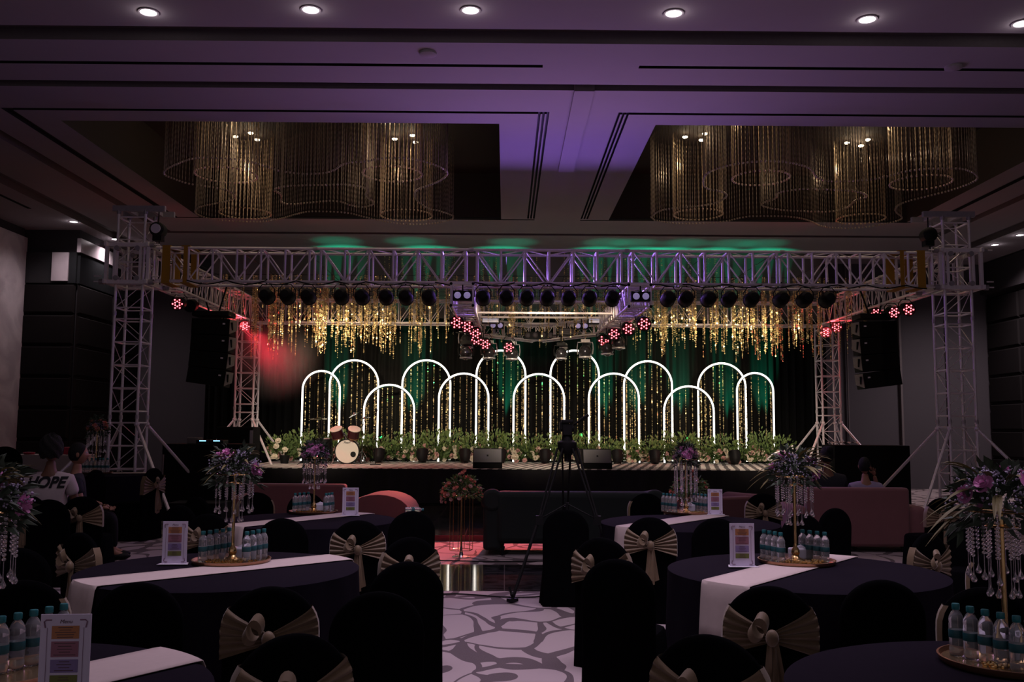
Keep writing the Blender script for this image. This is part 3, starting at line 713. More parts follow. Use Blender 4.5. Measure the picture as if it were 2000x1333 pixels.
def leafy(mb, n, cx, cy, rx, ry, z0, z1, ln, wd, rn, mi=0, up=.6, sph=False):
    for _ in range(n):
        a = rn.uniform(0, 2 * PI); q = math.sqrt(rn.random())
        if sph:
            b = rn.uniform(-.5, 1.2); x = cx + rx * q * math.cos(a) * math.cos(b); y = cy + ry * q * math.sin(a) * math.cos(b); z = z0 + (z1 - z0) * (.35 + .65 * q * math.sin(b))
            d = Vector((math.cos(a) * math.cos(b), math.sin(a) * math.cos(b), math.sin(b) * up + .1)) + Vector((rn.uniform(-.5, .5), rn.uniform(-.5, .5), rn.uniform(-.4, .4)))
        else:
            x = cx + rx * q * math.cos(a); y = cy + ry * q * math.sin(a); z = z0 + (z1 - z0) * rn.random() * (1 - .4 * q)
            d = Vector((math.cos(a) * .8, math.sin(a) * .8, up)) + Vector((rn.uniform(-.5, .5), rn.uniform(-.5, .5), rn.uniform(-.3, .5)))
        d.normalize(); s = d.orthogonal().normalized(); s.rotate(Matrix.Rotation(rn.uniform(0, 6.28), 3, d)); l = ln * rn.uniform(.6, 1.3); w = wd * rn.uniform(.7, 1.3)
        p = Vector((x, y, z)); dn = Vector((0, 0, -l * .18))
        mb.add([p, p + d * l * .45 + s * w, p + d * l + dn, p + d * l * .45 - s * w, p + d * l * .5 + Vector((0, 0, w * .5))], [(0, 1, 4), (1, 2, 4), (2, 3, 4), (3, 0, 4)], mi)
def bloom(mb, c, r, nrm=(0, -1, .3), rn=random, mi=0, petals=(5, 6, 7)):
    q = Vector(nrm).normalized().to_track_quat('Z', 'Y').to_matrix().to_4x4(); M_ = Matrix.Translation(c) @ q
    mb.sph((0, 0, r * .25), (r * .42, r * .42, r * .5), 7, 5, mi, M=M_)
    for L_, k in enumerate(petals):
        R_ = r * (.5 + .28 * L_); tl = (.95, .6, .25)[L_]
        for i in range(k):
            a = 2 * PI * i / k + L_ * .5; ca, sa = math.cos(a), math.sin(a); w = R_ * 1.3 * math.sin(PI / k)
            def P(u, v): return (ca * (v * R_ + .03 * r) - sa * u, sa * (v * R_ + .03 * r) + ca * u, r * (-.2 + (tl * 1.0) * v + .15 * (1 - L_ * .5)))
            mb.add([P(-w * .4, .15), P(w * .4, .15), P(w, .7), P(w * .6, 1.05), P(0, 1.12), P(-w * .6, 1.05), P(-w, .7)], [(0, 1, 2, 6), (6, 2, 3, 5), (5, 3, 4)], mi, M_)
protos = []
for v in range(5):
    rn = random.Random(50 + v); t = thing('flower_arrangement', 'x', 'flowers', (0, 0, ST)); t['v'] = v
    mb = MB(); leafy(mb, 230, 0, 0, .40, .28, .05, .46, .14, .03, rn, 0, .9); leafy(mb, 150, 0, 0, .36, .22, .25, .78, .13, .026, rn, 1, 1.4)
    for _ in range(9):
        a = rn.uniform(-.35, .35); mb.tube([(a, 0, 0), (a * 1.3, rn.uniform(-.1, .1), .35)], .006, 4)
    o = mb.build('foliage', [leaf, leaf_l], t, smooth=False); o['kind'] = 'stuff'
    for q in range(8):
        x = rn.uniform(-.4, .4); z = rn.uniform(.06, .36); mb = MB(); bloom(mb, (x, -.26 + z * .25 + rn.uniform(0, .05), z), rn.uniform(.045, .08), (x, -1, .5), rn)
        mb.build('blossom', rose_w if q % 3 else rose_b, t)
    del t['v']; protos.append(t)
N_ = 27
for i in range(N_):
    o = protos[i] if i < 5 else copy_tree(protos[(i * 3 + i // 5) % 5])
    x = -5.75 + i * (7.1 + 5.75) / (N_ - 1); o.location = (x, 24.45 + .12 * math.sin(i * 2.3), ST); o.rotation_euler = (0, 0, rnd.uniform(-.25, .25)); s = rnd.uniform(.85, 1.2); o.scale = (1, 1, s)
    place = f'{ORD[i]} from the left' if i < 14 else (f'{ORD[N_ - 1 - i]} from the right' if i < N_ - 1 else 'last at the right end')
    tag(o, f'leafy green clump with cream blossoms along the arches, {place}', 'flowers', 'flower clumps along the foot of the arches')
# green up-lights and black cans on the stage
for i, (px, gx) in enumerate([(740, 1), (825, 1), (908, 0), (978, 1), (1065, 1), (1133, 1), (1206, 1), (1279, 0), (1345, 1), (1435, 1)]):
    y = 23.72; p = at(px, 888, y=y)
    t = par((p.x, y, ST + .19), f'black can uplight standing among the flowers, {ORD[i]} from the left', 'black uplights among the flowers', (0, .35, .94), r=.135, hang=-.17)
    if gx: light('SPOT', (0, .1, .2), 260, (.02, 1, .50), .05, target=(p.x + .25 * math.sin(i * 3), 26.2, 4.2), spot=21, blend=1, parent=t)
for i, px in enumerate([655, 800, 1000, 1185, 1240, 1338, 1430, 1490]):     # rear green beams climbing the drape to the ceiling
    x = at(px, 700, y=25.7).x
    t = par((x, 25.75, ST + .19), f'black can uplight hidden behind the flowers close to the drape, {ORD[i]} from the left', 'rear uplights', (0, .12, 1), r=.12, hang=-.17)
    light('SPOT', (0, .03, .16), 2200, (.01, 1, .50), .05, target=(x + .2 * math.sin(i * 2), 26.4, 3.9), spot=24, blend=1, parent=t)
    light('SPOT', (0, .02, .2), 300, (.01, 1, .52), .05, target=(x, 25.5, 6.8), spot=17, blend=1, parent=t)
# stage monitors
for px, l in ((951, 'left'), (1170, 'right')):
    p = at(px, 918, z=ST); t = thing('stage_monitor', f'grey-fronted wedge monitor lying at the front edge of the stage, {l} of the camera tripod', 'speaker', (p.x, 20.95, ST))
    MB().prism([(-.24, 0), (.22, 0), (.22, .12), (-.02, .43), (-.12, .43), (-.24, .10)], -.32, .32, M=Matrix.Rotation(PI / 2, 4, 'Z') @ Matrix.Scale(-1, 4, (1, 0, 0))).build('cabinet', blk2, t, smooth=False, bevel=.012)
    g = MB().add([(-.30, -.235, .13), (.30, -.235, .13), (.30, -.125, .415), (-.30, -.125, .415)], [(0, 1, 2, 3)]).build('grille', grille, t); g.location = (0, -.012, .004)
    MB().box((0, -.20, .28), (.035, .01, .035), rx=-.3).build('badge', blk, t)
p = at(1523, 885, y=22.6); t = thing('slanted_frame', 'pale grey slanted metal frame standing at the right end of the stage', 'stand', (p.x, 22.6, ST))
MB().tube([(-.30, 0, .18), (-.18, -.05, .30), (.32, 0, .50), (.36, 0, .46), (.1, .05, .26), (-.24, 0, .14), (-.30, 0, .18)], .018, 8).tube([(-.15, 0, .26), (.25, 0, .42)], .02, 6).build('frame', alu, t)
MB().tube([(.0, 0, .3), (0, 0, 0)], .02, 8).box((0, 0, .012), (.35, .3, .024)).build('stand', blk, t)
# drum kit
DX, DY = at(678, 882, y=23).x, 23.0
t = thing('bass_drum', 'bass drum with a cream head, two maroon toms mounted on top', 'drum', (DX, DY, ST))
RX = Matrix.Rotation(PI / 2, 4, 'X')
MB().lathe([(.285, -.42), (.285, 0)], c=(0, 0, 0), n=36, M=Matrix.Translation((0, 0, .30)) @ RX).build('shell', maroon, t)
MB().lathe([(.30, -.02), (.305, .02), (.30, .035), (.278, .035), (.278, -.02)], n=36, M=Matrix.Translation((0, 0, .30)) @ RX).build('hoop', blk, t)
MB().lathe([(.279, .022), (0, .024)], n=36, M=Matrix.Translation((0, 0, .30)) @ RX).build('drum_head', drumh, t)
MB().lathe([(.066, .026), (.066, .034), (.05, .034), (.045, .02), (0, .015)], c=(.15, .0, 0), n=20, M=Matrix.Translation((0, 0, .23)) @ RX).build('port_hole', blk, t)
text('lettering', 'Pearl', .075, blk, (-.01, -.03, .49), (PI / 2, 0, 0), t, .002, .3)
for s in (-1, 1):
    MB().tube([(s * .27, -.05, .2), (s * .36, -.12, 0)], .011, 6).build('spur', chrome, t)
    M_ = Matrix.Translation((s * .20 - .04, -.06, .74)) @ Matrix.Rotation(s * .22, 4, 'Y') @ Matrix.Rotation(.45, 4, 'X')
    o = MB().lathe([(.145, -.11), (.145, .11)], n=24, M=M_).build('tom', maroon, t)
    MB().lathe([(.15, .10), (.153, .12), (.14, .125), (0, .115)], n=24, M=M_).build('tom_head', drumh, o)
    MB().lathe([(0, -.118), (.14, -.125), (.153, -.12), (.15, -.10)], n=24, M=M_).build('bottom_hoop', cym, o)
    MB().tube([(s * .03, -.02, .58), (s * .05, -.02, .70), (s * .10, -.03, .74)], .018, 8).build('tom_arm', chrome, t)
def stand_legs(mb, z, r, m=0):
    for k in range(3):
        a = 2 * PI * k / 3 + .5; mb.tube([(0, 0, z), (r * math.cos(a), r * math.sin(a), .01)], .011, 6)
def cymbal(px, py, y, r, tilt, lab, boom=0):
    p = at(px, py, y=y); t = thing('cymbal_stand', lab, 'cymbal', (p.x, y, ST)); h = p.z - ST
    mb = MB(); mb.tube([(boom, .12, .02), (boom, .12, h * .8)], .013, 6).tube([(boom, .12, h * .8), (0, 0, h)], .010, 6)
    for k in range(3):
        a = 2 * PI * k / 3 + .5; mb.tube([(boom, .12, .35), (boom + .22 * math.cos(a), .12 + .22 * math.sin(a), .01)], .011, 6)
    mb.build('stand', chrome, t)
    MB().lathe([(r, 0), (r * .3, .02), (r * .2, .045), (0, .05)], n=28, M=Matrix.Translation((0, 0, h)) @ Matrix.Rotation(tilt[0], 4, 'X') @ Matrix.Rotation(tilt[1], 4, 'Y')).build('cymbal', cym if boom == 0 else chrome, t)
cymbal(622, 819, 23.2, .21, (.1, 0), 'dark bronze cymbal on a stand left of the drum kit')
cymbal(693, 810, 23.3, .17, (.2, -.5), 'tilted bright cymbal on a tall stand behind the right tom', .04)
cymbal(713, 818, 23.1, .15, (.1, -.25), 'thin bright cymbal right of the drum kit', -.08)
t = thing('snare_drum', 'black floor tom with a pale rim left of the bass drum', 'drum', (at(632, 880, y=23).x, 23.05, ST))
MB().lathe([(.19, .22), (.19, .60)], n=24).build('shell', blk, t); MB().lathe([(.195, .59), (.2, .62), (0, .615)], n=24).build('drum_head', chrome, t)
for k in range(3):
    a = 2 * PI * k / 3; MB().tube([(.2 * math.cos(a), .2 * math.sin(a), .5), (.22 * math.cos(a), .22 * math.sin(a), 0)], .01, 6).build('leg', chrome, t)
t = thing('drum_stool', 'black drum stool half hidden behind the bass drum', 'stool', (DX - .1, DY + 1.0, ST)); MB().lathe([(.16, .42), (.17, .48), (0, .5)], n=18).build('seat', blk, t); mb = MB().tube([(0, 0, .1), (0, 0, .45)], .02, 8); stand_legs(mb, .2, .22); mb.build('stand', chrome, t)
def mic(px, py, y, lab, boom=None):
    p = at(px, py, y=y); t = thing('microphone_stand', lab, 'microphone stand', (p.x, y, ST)); h = p.z - ST
    mb = MB().tube([(0, 0, .02), (0, 0, h)], .011, 6).lathe([(.13, 0), (.13, .015), (0, .02)], n=18)
    if boom: mb.tube([(0, 0, h), boom], .009, 6)
    mb.build('stand', blk, t)
    q = Vector(boom) if boom else Vector((0, 0, h)); MB().sph(q + Vector((0, 0, .05)), (.03, .03, .04), 10, 8).tube([q + Vector((0, 0, .03)), q - Vector((0, 0, .08))], .016, 8).build('microphone', blk, t)
mic(735, 806, 22.6, 'straight microphone stand right of the drum kit before the third arch')
mic(629, 800, 22.7, 'boom microphone stand rising over the left cymbal', (.03, -.03, 1.2))
t = thing('potted_flowers', 'white flowers in a dark pot at the left end of the stage', 'flowers', (at(556, 890, y=23).x, 23, ST)); rn = random.Random(9)
MB().lathe([(.09, 0), (.13, .2), (.12, .2), (0, .18)], n=16).build('pot', blk, t); mb = MB(); leafy(mb, 140, 0, 0, .28, .2, .2, .6, .14, .025, rn, 0, .9); o = mb.build('foliage', leaf, t, smooth=False); o['kind'] = 'stuff'
for x, z in ((-.12, .55), (-.16, .42), (-.2, .18), (.05, .34)):
    mb = MB(); bloom(mb, (x, -.2, z), .06, (0, -1, .4), rn); mb.build('blossom', rose_w, t)
# racks and subwoofers beside the stage
def box_thing(name, lab, cat, c, d, m, bev=.015, group=None):
    t = thing(name, lab, cat, (c[0], c[1], c[2]), 0, group); MB().box((0, 0, d[2] / 2), d).build('body', m, t, bevel=bev); return t
rk = box_thing('equipment_table', 'black draped equipment table left of the stage', 'table', (-5.55, 17.95, 0), (1.5, .8, 1.40), blk2)
MB().tube([(-.72, -.41, 1.2), (-.72, -.41, .25)], .015, 6).build('corner_rail', alu_d, rk)
for px, l in ((400, 'left'), (427, 'right')):
    p = at(px, 858, y=17.75); t = box_thing('media_player', f'media player with a glowing blue display on the equipment table, {l} one', 'music player', (p.x, 17.8, 1.40), (.24, .34, .07), blk, .006)
    MB().box((0, -.172, .055), (.12, .006, .018)).build('display', blue_d, t)
box_thing('mixer', 'small grey mixer box at the left end of the equipment table', 'mixer', (at(381, 855, y=17.8).x, 17.8, 1.40), (.2, .3, .11), grille, .008)
t = box_thing('subwoofer', 'tall black speaker stack with a silver edge, left of the stage', 'speaker', (-5.42, 19.4, 0), (.72, .6, 1.72), blk2)
MB().box((.335, -.305, .9), (.06, .01, 1.5)).build('metal_edge', alu_d, t)
for i in range(8): MB().box((-.05, -.305, .2 + i * .19), (.55, .006, .16)).build('front_grille', grille, t) if i in (0, 4) else None
t = box_thing('subwoofer', 'wide black speaker stack at right between the truss tower and the stage', 'speaker', (7.3, 19.3, 0), (1.5, .8, 1.42), blk2)
mb = MB(); cl = []
for i in range(9):
    for j in range(5): cl.append((-.28 + .07 * i, -.15 + .08 * j, .02 + .05 * abs(math.sin(i * 1.3 + j))))
mb.add(cl, [(i * 5 + j, i * 5 + j + 5, i * 5 + j + 6, i * 5 + j + 1) for i in range(8) for j in range(4)])
tag(mb.build('crumpled_cloth', shirt_w, loc=(6.85, 19.25, 1.42)), 'crumpled white cloth on the black speaker stack at right', 'cloth')
box_thing('flight_case', 'low black flight case in front of the left truss tower base', 'case', (-5.15, 16.2, 0), (.9, .6, .45), blk2)
# ================================================================== SOFAS, PLINTHS, TRIPOD
def rbox(name, c, d, m, t, bev=.05, rz=0):
    o = MB().box((0, 0, 0), d).build(name, m, t, loc=c); o.rotation_euler = (0, 0, rz)
    b = o.modifiers.new('b', 'BEVEL'); b.width = bev; b.segments = 4; return o
t = thing('sofa', 'long dark green velvet sofa with rolled ends, its back to the hall', 'sofa', (.93, 13.0, 0))
rbox('backrest', (0, 0, .51), (2.1, .24, .70), greenv, t, .08)
rbox('seat', (0, .45, .30), (2.0, .75, .30), greenv, t, .07)
for s in (-1, 1):
    o = MB().tube([(s * 1.10, -.10, .74), (s * 1.10, .8, .66)], .155, 20).box((s * 1.10, .36, .38), (.24, .90, .62)).build('armrest', greenv, t)
    b = o.modifiers.new('b', 'BEVEL'); b.width = .05; b.segments = 3; b.limit_method = 'ANGLE'
    for y in (0, .75): MB().tube([(s * .95, y, .12), (s * .97, y, 0)], .025, 8).build('leg', blk, t)
def pink_sofa(name, lab, x, y, rz, w, zt, arm_l=True, arm_r=True):
    t = thing(name, lab, 'sofa', (x, y, 0), rz)
    rbox('backrest', (0, 0, (zt + .08) / 2), (w, .2, zt - .08), pinkv, t, .045)
    rbox('seat', (0, .45, .27), (w - .05, .72, .32), pinkv, t, .07)
    for s, f in ((-1, arm_l), (1, arm_r)):
        if f: rbox('armrest', (s * (w / 2 + .11), .28, .36), (.24, .9, .58), pinkv, t, .1)
        for yy in (0, .7): MB().tube([(s * (w / 2 - .1), yy, .10), (s * (w / 2 - .08), yy, 0)], .022, 8).build('leg', blk, t)
    return t
pink_sofa('sofa', 'dusty pink velvet sofa at right with two people on it', 4.98, 13.55, .0, 1.45, .90)
t = pink_sofa('sofa', 'dusty pink velvet sofa at left behind the table flowers', -3.28, 15.2, -.06, 1.55, .82, True, False)
# ribbed rounded arm end of the left sofa
mb = MB(); N1 = 22
for i in range(N1):
    pass
prof = []
for i in range(13):
    a = PI * i / 12; prof.append((.52 * (1 - math.cos(a)) / 1.0 - .0, .30 + .36 * math.sin(a) ** .8))
vs_ = []; rows_ = len(prof)
for x, z in prof:
    for k in range(40):
        y = k / 39 * .95; rr = .012 * abs(math.sin(k * PI / 5)); vs_.append((x, y, (z + rr) if z > .3 else z))
mb.add(vs_, [(i * 40 + k, i * 40 + k + 1, (i + 1) * 40 + k + 1, (i + 1) * 40 + k) for i in range(rows_ - 1) for k in range(39)])
for yy, kk in ((0, 0), (.95, 39)): mb.add([(x, yy, z) for x, z in prof] + [(1.04, yy, .1), (0, yy, .1)], [tuple(range(rows_ + 2)) if kk else tuple(range(rows_ + 2))[::-1]])
o = mb.build('armrest', pinkv, t, loc=(.78, -.1, .0))
t = pink_sofa('armchair', 'low pink seat glimpsed left of the two people, behind the crystal strands', 3.65, 15.6, .5, .9, .62)
def flower_plinth(x, y, lab, seed):
    t = thing('flower_stand', lab, 'flower stand', (x, y, 0)); rn = random.Random(seed)
    MB().lathe([(0, 0), (.12, .0), (.12, .015), (.03, .03), (.018, .09), (.014, .15), (0, .15)], n=24).build('base', chrome, t)
    MB().tube([(0, 0, .03), (0, 0, .84)], .014, 10).build('pole', gold, t)
    mb = MB(); P = [(.155 * math.cos(PI * k / 3 + .3), .155 * math.sin(PI * k / 3 + .3)) for k in range(6)]
    for a, b in P: mb.tube([(a, b, .10), (a, b, .80)], .0045, 5)
    for z in (.10, .80): mb.tube([(a, b, z) for a, b in P], .0045, 5, closed=True)
    mb.build('wire_frame', gold, t)
    mb = MB(); leafy(mb, 420, 0, 0, .25, .25, .74, 1.08, .07, .018, rn, 0, .8, True); o = mb.build('foliage', [leaf], t, smooth=False); o['kind'] = 'stuff'
    for k in range(56):
        a = rn.uniform(0, 2 * PI); b = rn.uniform(-.25, 1.35); q = .26
        d = Vector((math.cos(a) * math.cos(b), math.sin(a) * math.cos(b), math.sin(b))); c = Vector((d.x * q, d.y * q, .80 + d.z * .26))
        if k < 3: c = Vector((-.02 + .03 * k, 0, 1.08 + .03 * k))
        mb = MB(); bloom(mb, c, rn.uniform(.022, .036), d, rn, petals=(5, 6)); mb.build('rose', rose_o if k % 4 else rose_b, t)
    return t
flower_plinth(-.575, 12.75, 'tall stand of salmon roses in the aisle left of the green sofa', 2)
flower_plinth(2.47, 12.75, 'tall stand of salmon roses right of the green sofa, seen behind the crystal strands', 6)
# tripod
t = thing('camera_tripod', 'tall black video tripod with a fluid head standing in the aisle', 'tripod', (.64, 9.85, 0))
LG = [(-.56, -.38), (.56, -.38), (0, .62)]
for a, b in LG:
    d = Vector((a, b, 0)).normalized(); s = Vector((-d.y, d.x, 0)); top = Vector((0, 0, 1.50)) + d * .09; md = Vector((a * .52, b * .52, .78)); ft = Vector((a, b, .03))
    mb = MB()
    for q in (-1, 1): mb.tube([top + s * q * .045, md + s * q * .02 - Vector((0, 0, .0))], .011, 8)
    mb.tube([md + Vector((0, 0, .1)) - d * .03, ft], .016, 8).box(md, (.07, .07, .09)); mb.build('leg', blk, t)
    MB().box(ft - Vector((0, 0, .005)), (.10, .06, .03), rz=math.atan2(b, a)).sph(ft + Vector((0, 0, .05)), .025, 8, 6).tube([ft + Vector((0, 0, .02)), ft + d * -.02 + Vector((-.05, 0, .12))], .012, 6).build('foot', blk, t)
mb = MB()
for a, b in LG: mb.tube([(0, 0, .93), (a * .48, b * .48, .80)], .008, 6)
mb.tube([(0, 0, .60), (0, 0, .94)], .018, 8); mb.build('spreader', blk, t)
MB().lathe([(0, 1.43), (.07, 1.45), (.10, 1.50), (.10, 1.56), (.06, 1.58), (.05, 1.64), (0, 1.64)], n=20).tube([(0, 0, 1.36), (0, 0, 1.45)], .03, 10).build('bowl', blk, t)
MB().box((0, 0, 1.69), (.10, .13, .12)).box((0, 0, 1.775), (.12, .16, .035)).tube([(-.07, 0, 1.70), (.07, 0, 1.70)], .035, 12).box((-.05, 0, 1.73), (.06, .1, .08)).build('fluid_head', blk, t, bevel=.008)
MB().tube([(.05, .05, 1.72), (.15, -.05, 1.80), (.20, -.08, 1.83)], .010, 8).tube([(.14, -.045, 1.79), (.21, -.09, 1.84)], .017, 8).build('pan_handle', blk, t)
pts = [(-2.0 + .32 * i, 12.35 + .06 * math.sin(i * .8), .012) for i in range(18)]
tag(MB().tube(pts, .008, 6).build('floor_cable', blk), 'thin black cable lying across the carpet before the green sofa', 'cable')
pts = [(-.9 + .2 * i, 9.75 + .12 * math.sin(i * .9) + .01 * i, .012) for i in range(9)]
tag(MB().tube(pts, .008, 6).build('floor_cable', blk), 'thin black cable on the patterned carpet beside the tripod foot', 'cable')
# ================================================================== CHAIRS
def chair_proto(sash=True):
    t = thing('banquet_chair', 'x', 'chair')
    n = 28; prof = [(-.225, .0), (-.222, .45), (-.223, .60)]
    prof += [(-.223 * math.cos(PI * k / n), .715 + .205 * math.sin(PI * k / n)) for k in range(n + 1)]
    prof += [(.223, .60), (.222, .45), (.225, .0)]
    OUT = lambda z: .223 if z < .715 else .223 * math.sqrt(max(0, 1 - ((z - .715) / .205) ** 2))
    K = len(prof)
    def ins(p, d):
        x, z = p; cx, cz = 0, .55; return (x * (1 - d / .223), z if z < .1 else z - d * max(0, (z - .6)) / .32)
    mb = MB(); L_ = []
    for d, y in ((.03, -.222), (.006, -.214), (0, -.204), (0, -.190), (.012, -.178), (.035, -.173)):
        L_.append([(ins(p, d)[0], y - .10 * max(0, ins(p, d)[1] - .45) * .55 - (.02 if p[1] < .05 else 0), ins(p, d)[1]) for p in prof])
    vs_ = [v for r in L_ for v in r]; m_ = len(L_)
    fs = [(i * K + j, i * K + j + 1, (i + 1) * K + j + 1, (i + 1) * K + j) for i in range(m_ - 1) for j in range(K - 1)]
    fs += [tuple(range(K))[::-1], tuple((m_ - 1) * K + j for j in range(K))]
    mb.add(vs_, fs); mb.build('backrest_cover', black_fab, t)
    mb = MB(); rows_ = []
    for z, e in ((.0, .035), (.30, .01), (.44, .0), (.465, -.012), (.475, -.04)):
        r = []; 
        for k in range(28):
            a = 2 * PI * k / 28; c_, s_ = math.cos(a), math.sin(a); q = (abs(c_) ** 5 + abs(s_) ** 5) ** (-1 / 5)
            f = e + (.010 * math.sin(k * 2.6) if z < .2 else 0); r.append(((.215 + f) * q * c_, .04 + (.21 + f) * q * s_, z))
        rows_.append(r)
    vs_ = [v for r in rows_ for v in r]; fs = [(i * 28 + k, i * 28 + (k + 1) % 28, (i + 1) * 28 + (k + 1) % 28, (i + 1) * 28 + k) for i in range(4) for k in range(28)] + [tuple(4 * 28 + k for k in range(28))]
    mb.add(vs_, fs); mb.build('seat_cover', black_fab, t)
    if sash:
        s = MB(); back = lambda z: -.224 - .055 * max(0, z - .45)
        for sg in (-1, 1):
            nu, nv = 9, 34; vs_ = []
            for i in range(nu):
                u = i / (nu - 1)                       # 0 outer edge, 1 knot
                zt, zb = .825 - (.825 - .715) * u, .585 + (.65 - .585) * u
                for j in range(nv):
                    v = j / (nv - 1); z = zt + (zb - zt) * v
                    pl_ = .0085 * math.sin(v * 33 + sg) * (1 - .35 * u)
                    vs_.append((sg * ((OUT(z) + .008) * (1 - u) + .02 * u), back(z) - .012 - pl_ - .02 * u, z))
            fs = [(i * nv + j, (i + 1) * nv + j, (i + 1) * nv + j + 1, i * nv + j + 1) for i in range(nu - 1) for j in range(nv - 1)]
            o_ = len(s.v); s.add(vs_, fs)
            # wrap around the side edge and across the front
            vs_ = []
            for q, (x, y) in enumerate(((.008, -.237), (.012, -.205), (.008, -.18), (-.015, -.168))):
                for z in (.825, .79, .75, .70, .64, .585): vs_.append((sg * (OUT(z) + x), y - .055 * max(0, z - .45), z))
            s.add(vs_, [(q * 6 + r, q * 6 + r + 1, q * 6 + r + 7, q * 6 + r + 6) for q in range(3) for r in range(5)])
        so = s.build('sash', sash_m, t)
        kn = MB(); kn.sph((0, -.297, .682), (.032, .028, .042), 12, 9)
        kn.build('knot', sash_m, so)
        lp = MB(); P = []
        for i in range(15):
            a = i / 14 * PI * 1.75 - .4; P.append((-.028 - .045 * (1 - math.cos(a)) * .8, -.31 - .008 * math.sin(a * 2), .715 + .048 * math.sin(a) + .02))
        vs_ = []
        for i, p in enumerate(P):
            w = .034 * (.6 + .5 * math.sin(PI * i / 14))
            vs_ += [(p[0] - w * .55, p[1] - .012, p[2] - w), (p[0], p[1] - .028, p[2]), (p[0] + w * .55, p[1] - .006, p[2] + w * .8)]
        lp.add(vs_, [(i * 3 + r, i * 3 + r + 1, i * 3 + r + 4, i * 3 + r + 3) for i in range(14) for r in range(2)]); lp.build('loop', sash_m, so)
        for sg, ln in ((-.3, .34), (1, .30)):
            tl = MB(); vs_ = []
            for i in range(9):
                u = i / 8; w = .018 + .026 * u; x = sg * (.008 + .022 * u)
                for q in range(5): vs_.append((x - w + w * .5 * q, -.292 + .010 * math.sin(q * 2.1 + u * 3) - .01 * u, .67 - ln * u + .01 * abs(q - 2)))
            tl.add(vs_, [(i * 5 + q, (i + 1) * 5 + q, (i + 1) * 5 + q + 1, i * 5 + q + 1) for i in range(8) for q in range(4)]); tl.build('tail', sash_m, so)
    return t
CP = {True: chair_proto(True), False: chair_proto(False)}; used = {True: False, False: False}
for q in CP.values():
    for o in kids(q): pass
def chair(px, py, lab, sash, face, y=None, sc=1.0, turn=0, grp='banquet chairs in black covers'):
    p = at(px, py, z=.915 * sc) if y is None else at(px, py, y=y)
    d = Vector((face[0] - p.x, face[1] - p.y, 0)).normalized()
    if d.y > -.75 and grp[0] == 'b' and y is None: d = (d * .42 + Vector((0, .8, 0))).normalized()
    d.rotate(Matrix.Rotation(turn, 3, 'Z'))
    s = sash
    o = CP[s] if not used[s] else copy_tree(CP[s]); used[s] = True
    o.location = (p.x + d.x * .22 * sc, p.y + d.y * .22 * sc, 0); o.rotation_euler = (0, 0, math.atan2(-d.x, d.y)); o.scale = (sc, sc, sc)
    tag(o, lab, 'chair', grp); return o
T = {1: (-1.87, 6.38), 2: (2.0, 6.42), 3: (-2.0, 9.8), 4: (1.87, 9.72), 5: (-1.92, 3.32), 6: (1.92, 3.42), 7: (-6.55, 15.3)}
TN = {1: 'middle left table', 2: 'middle right table', 3: 'back left table', 4: 'back right table', 5: 'front left table', 6: 'front right table', 7: 'far left table'}
CH = [  # px, py of the back's top, sash, table it faces, label
 (530, 1148, 1, 1, 'black chair with a big gold bow at the front of the middle left table'),
 (272, 1140, 0, 1, 'plain black-covered chair over the runner end of the middle left table'),
 (158, 1042, 1, 1, 'black-covered chair with a lilac-lit gold bow left of the middle left table'),
 (700, 1018, 1, 3, 'black-covered chair with a gold bow at the right rear of the middle left table'),
 (552, 1014, 0, 3, 'plain black chair between the two left tables, right of the crystal flower stand'),
 (408, 1005, 1, 3, 'black chair with a gold sash behind the left bottles of the middle left table'),
 (800, 1051, 1, 1, 'black chair whose gold sash shows on its right edge beside the shiny floor strip'),
 (795, 1099, 0, 1, 'plain black chair, middle one of the row along the left of the aisle'),
 (738, 1158, 0, 1, 'large plain black chair nearest us along the left of the aisle'),
 (805, 1000, 0, 3, 'plain black chair at the aisle corner of the back left table'),
 (352, 988, 0, 3, 'plain black chair at the left front of the back left table'),
 (385, 972, 0, 3, 'plain black chair at the left rear of the back left table'),
 (500, 963, 1, 3, 'black chair with a pale sash edge in front of the left pink sofa'),
 (598, 964, 0, 3, 'black chair hidden behind the tray of the back left table'),
 (96, 977, 0, 1, 'large plain black chair in front of the person in the pale T-shirt'),
 (162, 971, 1, 3, 'black chair with a rose-edged gold sash right of the person in the pale T-shirt'),
 (28, 1072, 0, 5, 'plain black chair at the left frame edge beside the hanging crystals'),
 (44, 1136, 1, 5, 'black chair with a lilac sash edge behind the front left bottles'),
 (572, 1241, 1, 5, 'gold-sashed black chair at the bottom of the frame, left of the aisle'),
 (1502, 1147, 1, 2, 'black chair with a big gold bow at the front of the middle right table'),
 (1722, 1135, 0, 2, 'plain black chair at the front right of the middle right table'),
 (1206, 1094, 0, 2, 'large plain black chair at the right edge of the aisle'),
 (1176, 1052, 1, 2, 'black chair with a gold bow, half behind the large plain aisle chair'),
 (1270, 1012, 1, 4, 'black chair with a full gold bow between the two right tables'),
 (1400, 1014, 0, 4, 'plain black chair between the two right tables behind the menu card'),
 (1630, 994, 0, 4, 'plain black chair against the right pink sofa'),
 (1566, 1006, 0, 4, 'black chair behind the crystal strands of the middle right table'),
 (1812, 1043, 1, 2, 'black chair with a wide gold sash right of the middle right table'),
 (1262, 965, 1, 4, 'small black chair with a pale sash edge in front of the green sofa'),
 (1490, 965, 1, 10, 'small black chair with a gold bow at the right rear of the back right table'),
 (1838, 974, 1, 6, 'black chair with a bow beside the end of the right pink sofa'),
 (1386, 1243, 1, 6, 'gold-sashed black chair at the bottom of the frame, right of the aisle'),
 (1925, 1150, 1, 6, 'black chair with a gold sash behind the front right bottles'),
 (1900, 1010, 0, 6, 'dark chair behind the foliage at the right frame edge'),
 (1960, 1075, 1, 6, 'dark chair behind the crystals at the right frame edge'),
]
